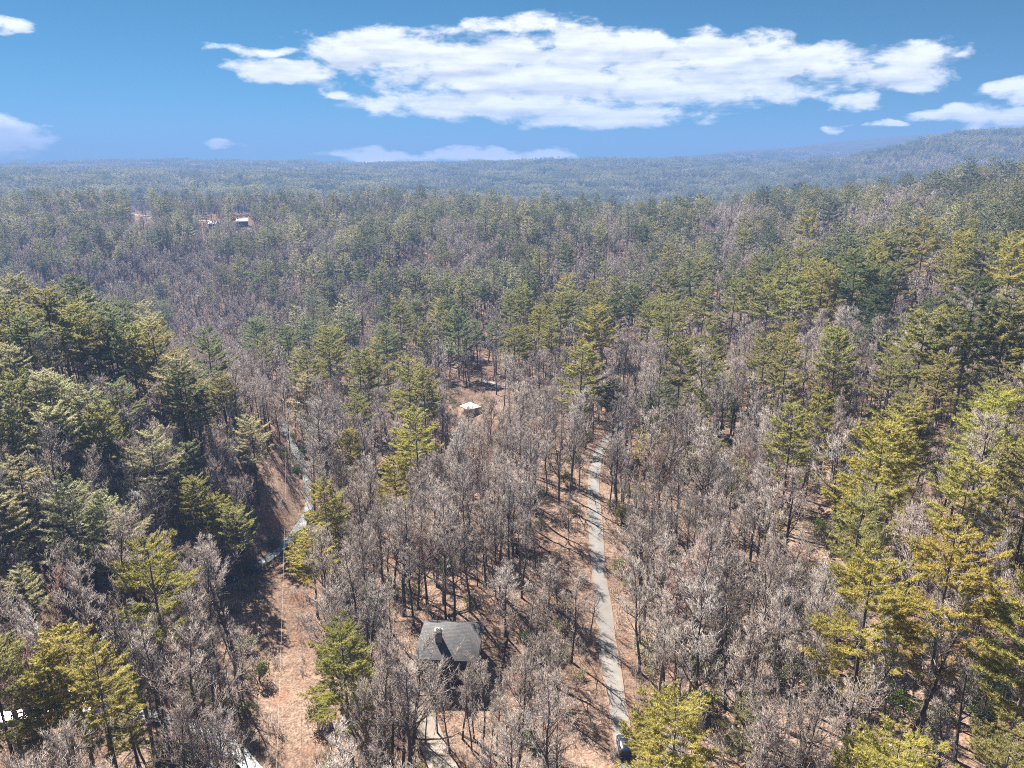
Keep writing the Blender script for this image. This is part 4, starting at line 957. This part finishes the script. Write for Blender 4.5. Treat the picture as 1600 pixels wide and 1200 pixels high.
# ------------------------------------------------------------------ car on the road
def make_car():
    p = hit(964, 1172); k = int(np.argmin(np.hypot(ROAD[:, 0]-p[0], ROAD[:, 1]-p[1]))); t = ROAD[k+1]-ROAD[k-1]
    rz = math.atan2(t[1], t[0])
    c = ROAD[k]+np.array([t[1], -t[0]])/np.hypot(*t)*(-.35)
    o = empty('parked_car', (c[0], c[1], gh(c[0], c[1])+.16), rz)
    paint = plain('navy_paint', (.012, .02, .045), (.014, .022, .05), 1, .22, spec=.6)
    # body: cross-sections along its length (x), rounded
    def loft(secs, nm, m):
        mb = MB(); n = len(secs[0][1]); V = []
        for x, ring in secs: V += [(x, a, b) for a, b in ring]
        Q = [(i*n+j, i*n+(j+1) % n, (i+1)*n+(j+1) % n, (i+1)*n+j) for i in range(len(secs)-1) for j in range(n)]
        mb.quads(V, Q)
        for i in (0, len(secs)-1):
            T = [(i*n, i*n+j, i*n+j+1) for j in range(1, n-1)]; mb.add(V, T if i else [q[::-1] for q in T])
        return mb.obj(nm, m, o)
    def ring(w, z0, z1, r=.16): return [(-w+r*.4, z0), (w-r*.4, z0), (w, z0+r), (w, (z0+z1)/2), (w-.05, z1-r), (w-r-.05, z1), (-w+r+.05, z1), (-w+.05, z1-r), (-w, (z0+z1)/2), (-w, z0+r)]
    loft([(-2.34, ring(.80, .45, .86)), (-2.26, ring(.90, .32, .98)), (-1.5, ring(.94, .26, 1.04)), (0, ring(.95, .25, 1.05)), (1.2, ring(.94, .26, 1.03)), (1.9, ring(.92, .28, .98)), (2.26, ring(.86, .34, .86)), (2.36, ring(.76, .42, .74))], 'body', paint)
    def cab(w0, z): return [(-w0, z), (w0, z)]
    def rc(wb, zt, wt): return [(-wb, 1.0), (wb, 1.0), (wt+.02, zt-.1), (wt-.08, zt), (-wt+.08, zt), (-wt-.02, zt-.1)]
    loft([(-2.2, rc(.86, 1.06, .84)), (-1.85, rc(.87, 1.62, .72)), (-1.2, rc(.88, 1.70, .70)), (0, rc(.88, 1.71, .70)), (.55, rc(.87, 1.64, .70)), (1.25, rc(.85, 1.06, .82))], 'cabin', paint)
    g = MB(); g.quads([(.62, -.66, 1.62), (.62, .66, 1.62), (1.27, .78, 1.09), (1.27, -.78, 1.09)], [(0, 1, 2, 3)]); g.obj('windscreen', M_GLASS, o)
    g = MB(); g.quads([(-1.89, -.64, 1.58), (-1.89, .64, 1.58), (-2.2, .76, 1.12), (-2.2, -.76, 1.12)], [(0, 3, 2, 1)]); g.obj('rear_window', M_GLASS, o)
    for s in (-1, 1):
        for x0, x1 in ((-1.75, -1.0), (-.92, -.05), (.03, .75)):
            g = MB(); xt1 = x1-(.28 if x1 > .5 else 0); g.quads([(x0, s*.885, 1.1), (x1, s*.885, 1.1), (xt1, s*.745, 1.6), (x0+(.08 if x0 < -1.5 else 0), s*.745, 1.6)], [(0, 1, 2, 3)]); g.obj('side_window', M_GLASS, o)
        g = MB(); g.box(2.28, 2.37, s*.5, s*.78, .6, .74) if s > 0 else g.box(2.28, 2.37, -.78, -.5, .6, .74); g.obj('headlight', M_WHITE, o)
        g = MB(); g.box(-2.345, -2.27, min(s*.58, s*.84), max(s*.58, s*.84), .74, .94); g.obj('tail_light', plain('red_lens', (.35, .01, .01), (.3, .01, .01), 2, .2), o)
        g = MB(); g.box(.62, .78, min(s*.93, s*1.1), max(s*.93, s*1.1), 1.02, 1.18); g.obj('mirror', paint, o)
        for x in (-1.42, 1.42):
            wv = MB(); a = np.linspace(0, 2*math.pi, 21)
            yy = np.array([.70, .74, .92, .96])*s
            V = [(x+r*math.cos(q), y, .34+r*math.sin(q)) for y, r in zip(yy, (.28, .34, .34, .28)) for q in a[:-1]]
            wv.quads(V, [(i*20+j, i*20+(j+1) % 20, (i+1)*20+(j+1) % 20, (i+1)*20+j) for i in range(3) for j in range(20)]); wh = wv.obj('wheel', M_BLACK, o)
            rv = MB(); rv.add([(x, .955*s, .34)]+[(x+.27*math.cos(q), .95*s, .34+.27*math.sin(q)) for q in a[:-1]], [(0, 1+j, 1+(j+1) % 20) for j in range(20)]); rv.obj('rim', plain('alloy', (.4, .4, .42), (.35, .35, .37), 3, .3, .8), wh)
    tag(o, 'dark navy car on the pale road at the bottom edge', 'car')
make_car()

# ------------------------------------------------------------------ power line over the leaf-covered strip
M_POLE = plain('weathered_pole', (.20, .16, .12), (.14, .11, .085), 3, .9); M_WIRE = plain('pale_wire', (.55, .53, .5), (.5, .48, .46), 1, .5)
PT = []
for px_, py_, lb in ((451, 735, 'weathered wooden utility pole where the leafy strip meets the trees'), (441, 1330, 'weathered wooden utility pole at the near end of the wire')):
    p = hit(px_, py_); z = gh(*p); o = empty('utility_pole', (*p, z))
    m = MB(); m.tube([(0, 0, -1), (0, 0, 4), (0, 0, 9.5)], [.17, .15, .11], 8); m.obj('pole', M_POLE, o)
    m = MB(); m.box(-.9, .9, .1, .22, 8.6, 8.75); m.obj('crossarm', M_POLE, o)
    m = MB(); m.tube([(0, 0, 9.5), (0, 0, 9.62), (0, 0, 9.72)], [.05, .07, .03], 6); m.obj('insulator', M_WHITE, o)
    tag(o, lb, 'utility pole', 'poles of the power line'); PT.append(np.array([*p, z+9.72]))
q = np.linspace(0, 1, 40)[:, None]; W_ = PT[0]*(1-q)+PT[1]*q; W_[:, 2] -= 4*2.2*(q*(1-q))[:, 0]
m = MB(); m.tube(W_, .015, 4); tag(m.obj('power_line', M_WIRE), 'single pale wire strung above the leaf-covered strip', 'wire')

# ------------------------------------------------------------------ labels: which tree is which
ONES = 'zeroth first second third fourth fifth sixth seventh eighth ninth tenth eleventh twelfth thirteenth fourteenth fifteenth sixteenth seventeenth eighteenth nineteenth twentieth'.split()
TENS = {2: 'twenty', 3: 'thirty', 4: 'forty', 5: 'fifty', 6: 'sixty'}
def ordn(n): return ONES[n] if n <= 20 else (TENS[n//10]+('-'+ONES[n % 10] if n % 10 else 'th').replace('tyth', 'tieth'))
def zone(x, y):
    def side(P):
        k = int(np.argmin(np.abs(P[:, 1]-y))); return x-P[k, 0]
    if y > TRAIL[:, 1].max()+40: return ('on the far left slopes' if x < -.25*y else 'beyond the white-roofed shed' if x < .08*y else 'on the far right slope')
    if side(TRAIL) < 0: return 'left of the leafy strip'
    if y < ROAD[:, 1].max() and side(ROAD) < 0: return 'between leafy strip and road'
    return 'right of the road'
def rank_labels(items, fmt, group):
    zs = {}
    for t in items: zs.setdefault(zone(t['x'], t['y']), []).append(t)
    for z, L_ in zs.items():
        L_.sort(key=lambda t: t['y']); W = 12
        for r in range(0, len(L_), W):
            row = sorted(L_[r:r+W], key=lambda t: t['x']/t['y'])
            for i, t in enumerate(row):
                tag(t['o'], fmt(t, '%s from left in %s rank back, %s' % (ordn(i+1), ordn(r//W+1), z)), t['cat'], group)
CN = {YG: 'yellow-green', OL: 'olive', GR: 'grey-green', SV: 'silvery', DK: 'dark green'}
for t in things: t['cat'] = {'pine': 'pine tree', 'slim': 'bare tree', 'wide': 'bare tree'}[t['kind']]
for t in blist: t['cat'] = 'bush'
rank_labels([t for t in things if t['kind'] == 'pine'], lambda t, w: '%s pine, %s' % (CN[t['c0']], w), 'pines among the bare trees')
rank_labels([t for t in things if t['kind'] == 'slim'], lambda t, w: 'slender bare tree, %s' % w, 'slender leafless trees')
rank_labels([t for t in things if t['kind'] == 'wide'], lambda t, w: '%s bare tree, %s' % ('reddish spreading' if t.get('red') else 'spreading grey', w), 'spreading leafless trees')
rank_labels(loglist, lambda t, w: 'fallen log, %s' % w, 'fallen logs on the forest floor')
rank_labels(blist, lambda t, w: '%s bush, %s' % (t['n'], w), 'evergreen bushes on the forest floor')

# ------------------------------------------------------------------ haze: the air itself
def b_haze(nt, N, L, out):
    v = N.new('ShaderNodeVolumePrincipled'); v.inputs['Color'].default_value = (.175, .315, .64, 1)
    v.inputs['Density'].default_value = HAZE; v.inputs['Anisotropy'].default_value = 0.0
    L.new(v.outputs[0], out.inputs['Volume'])
HAZE = 2.9e-4
gv = np.empty(len(bpy.data.objects['ground'].data.vertices)*3, np.float32); bpy.data.objects['ground'].data.vertices.foreach_get('co', gv); gv = gv.reshape(-1, 3)
hb = MB(); hb.box(gv[:, 0].min()-60, gv[:, 0].max()+60, gv[:, 1].min()-60, gv[:, 1].max()+60, gv[:, 2].min()-1.5, max(gv[:, 2].max()+4, gv[gv[:, 1] < 4700][:, 2].max()+40, CAMZ+30))
tag(hb.obj('haze', mat('haze_air', b_haze)), kind='stuff')
print('GROUND Z', gv[:, 2].min(), gv[:, 2].max())
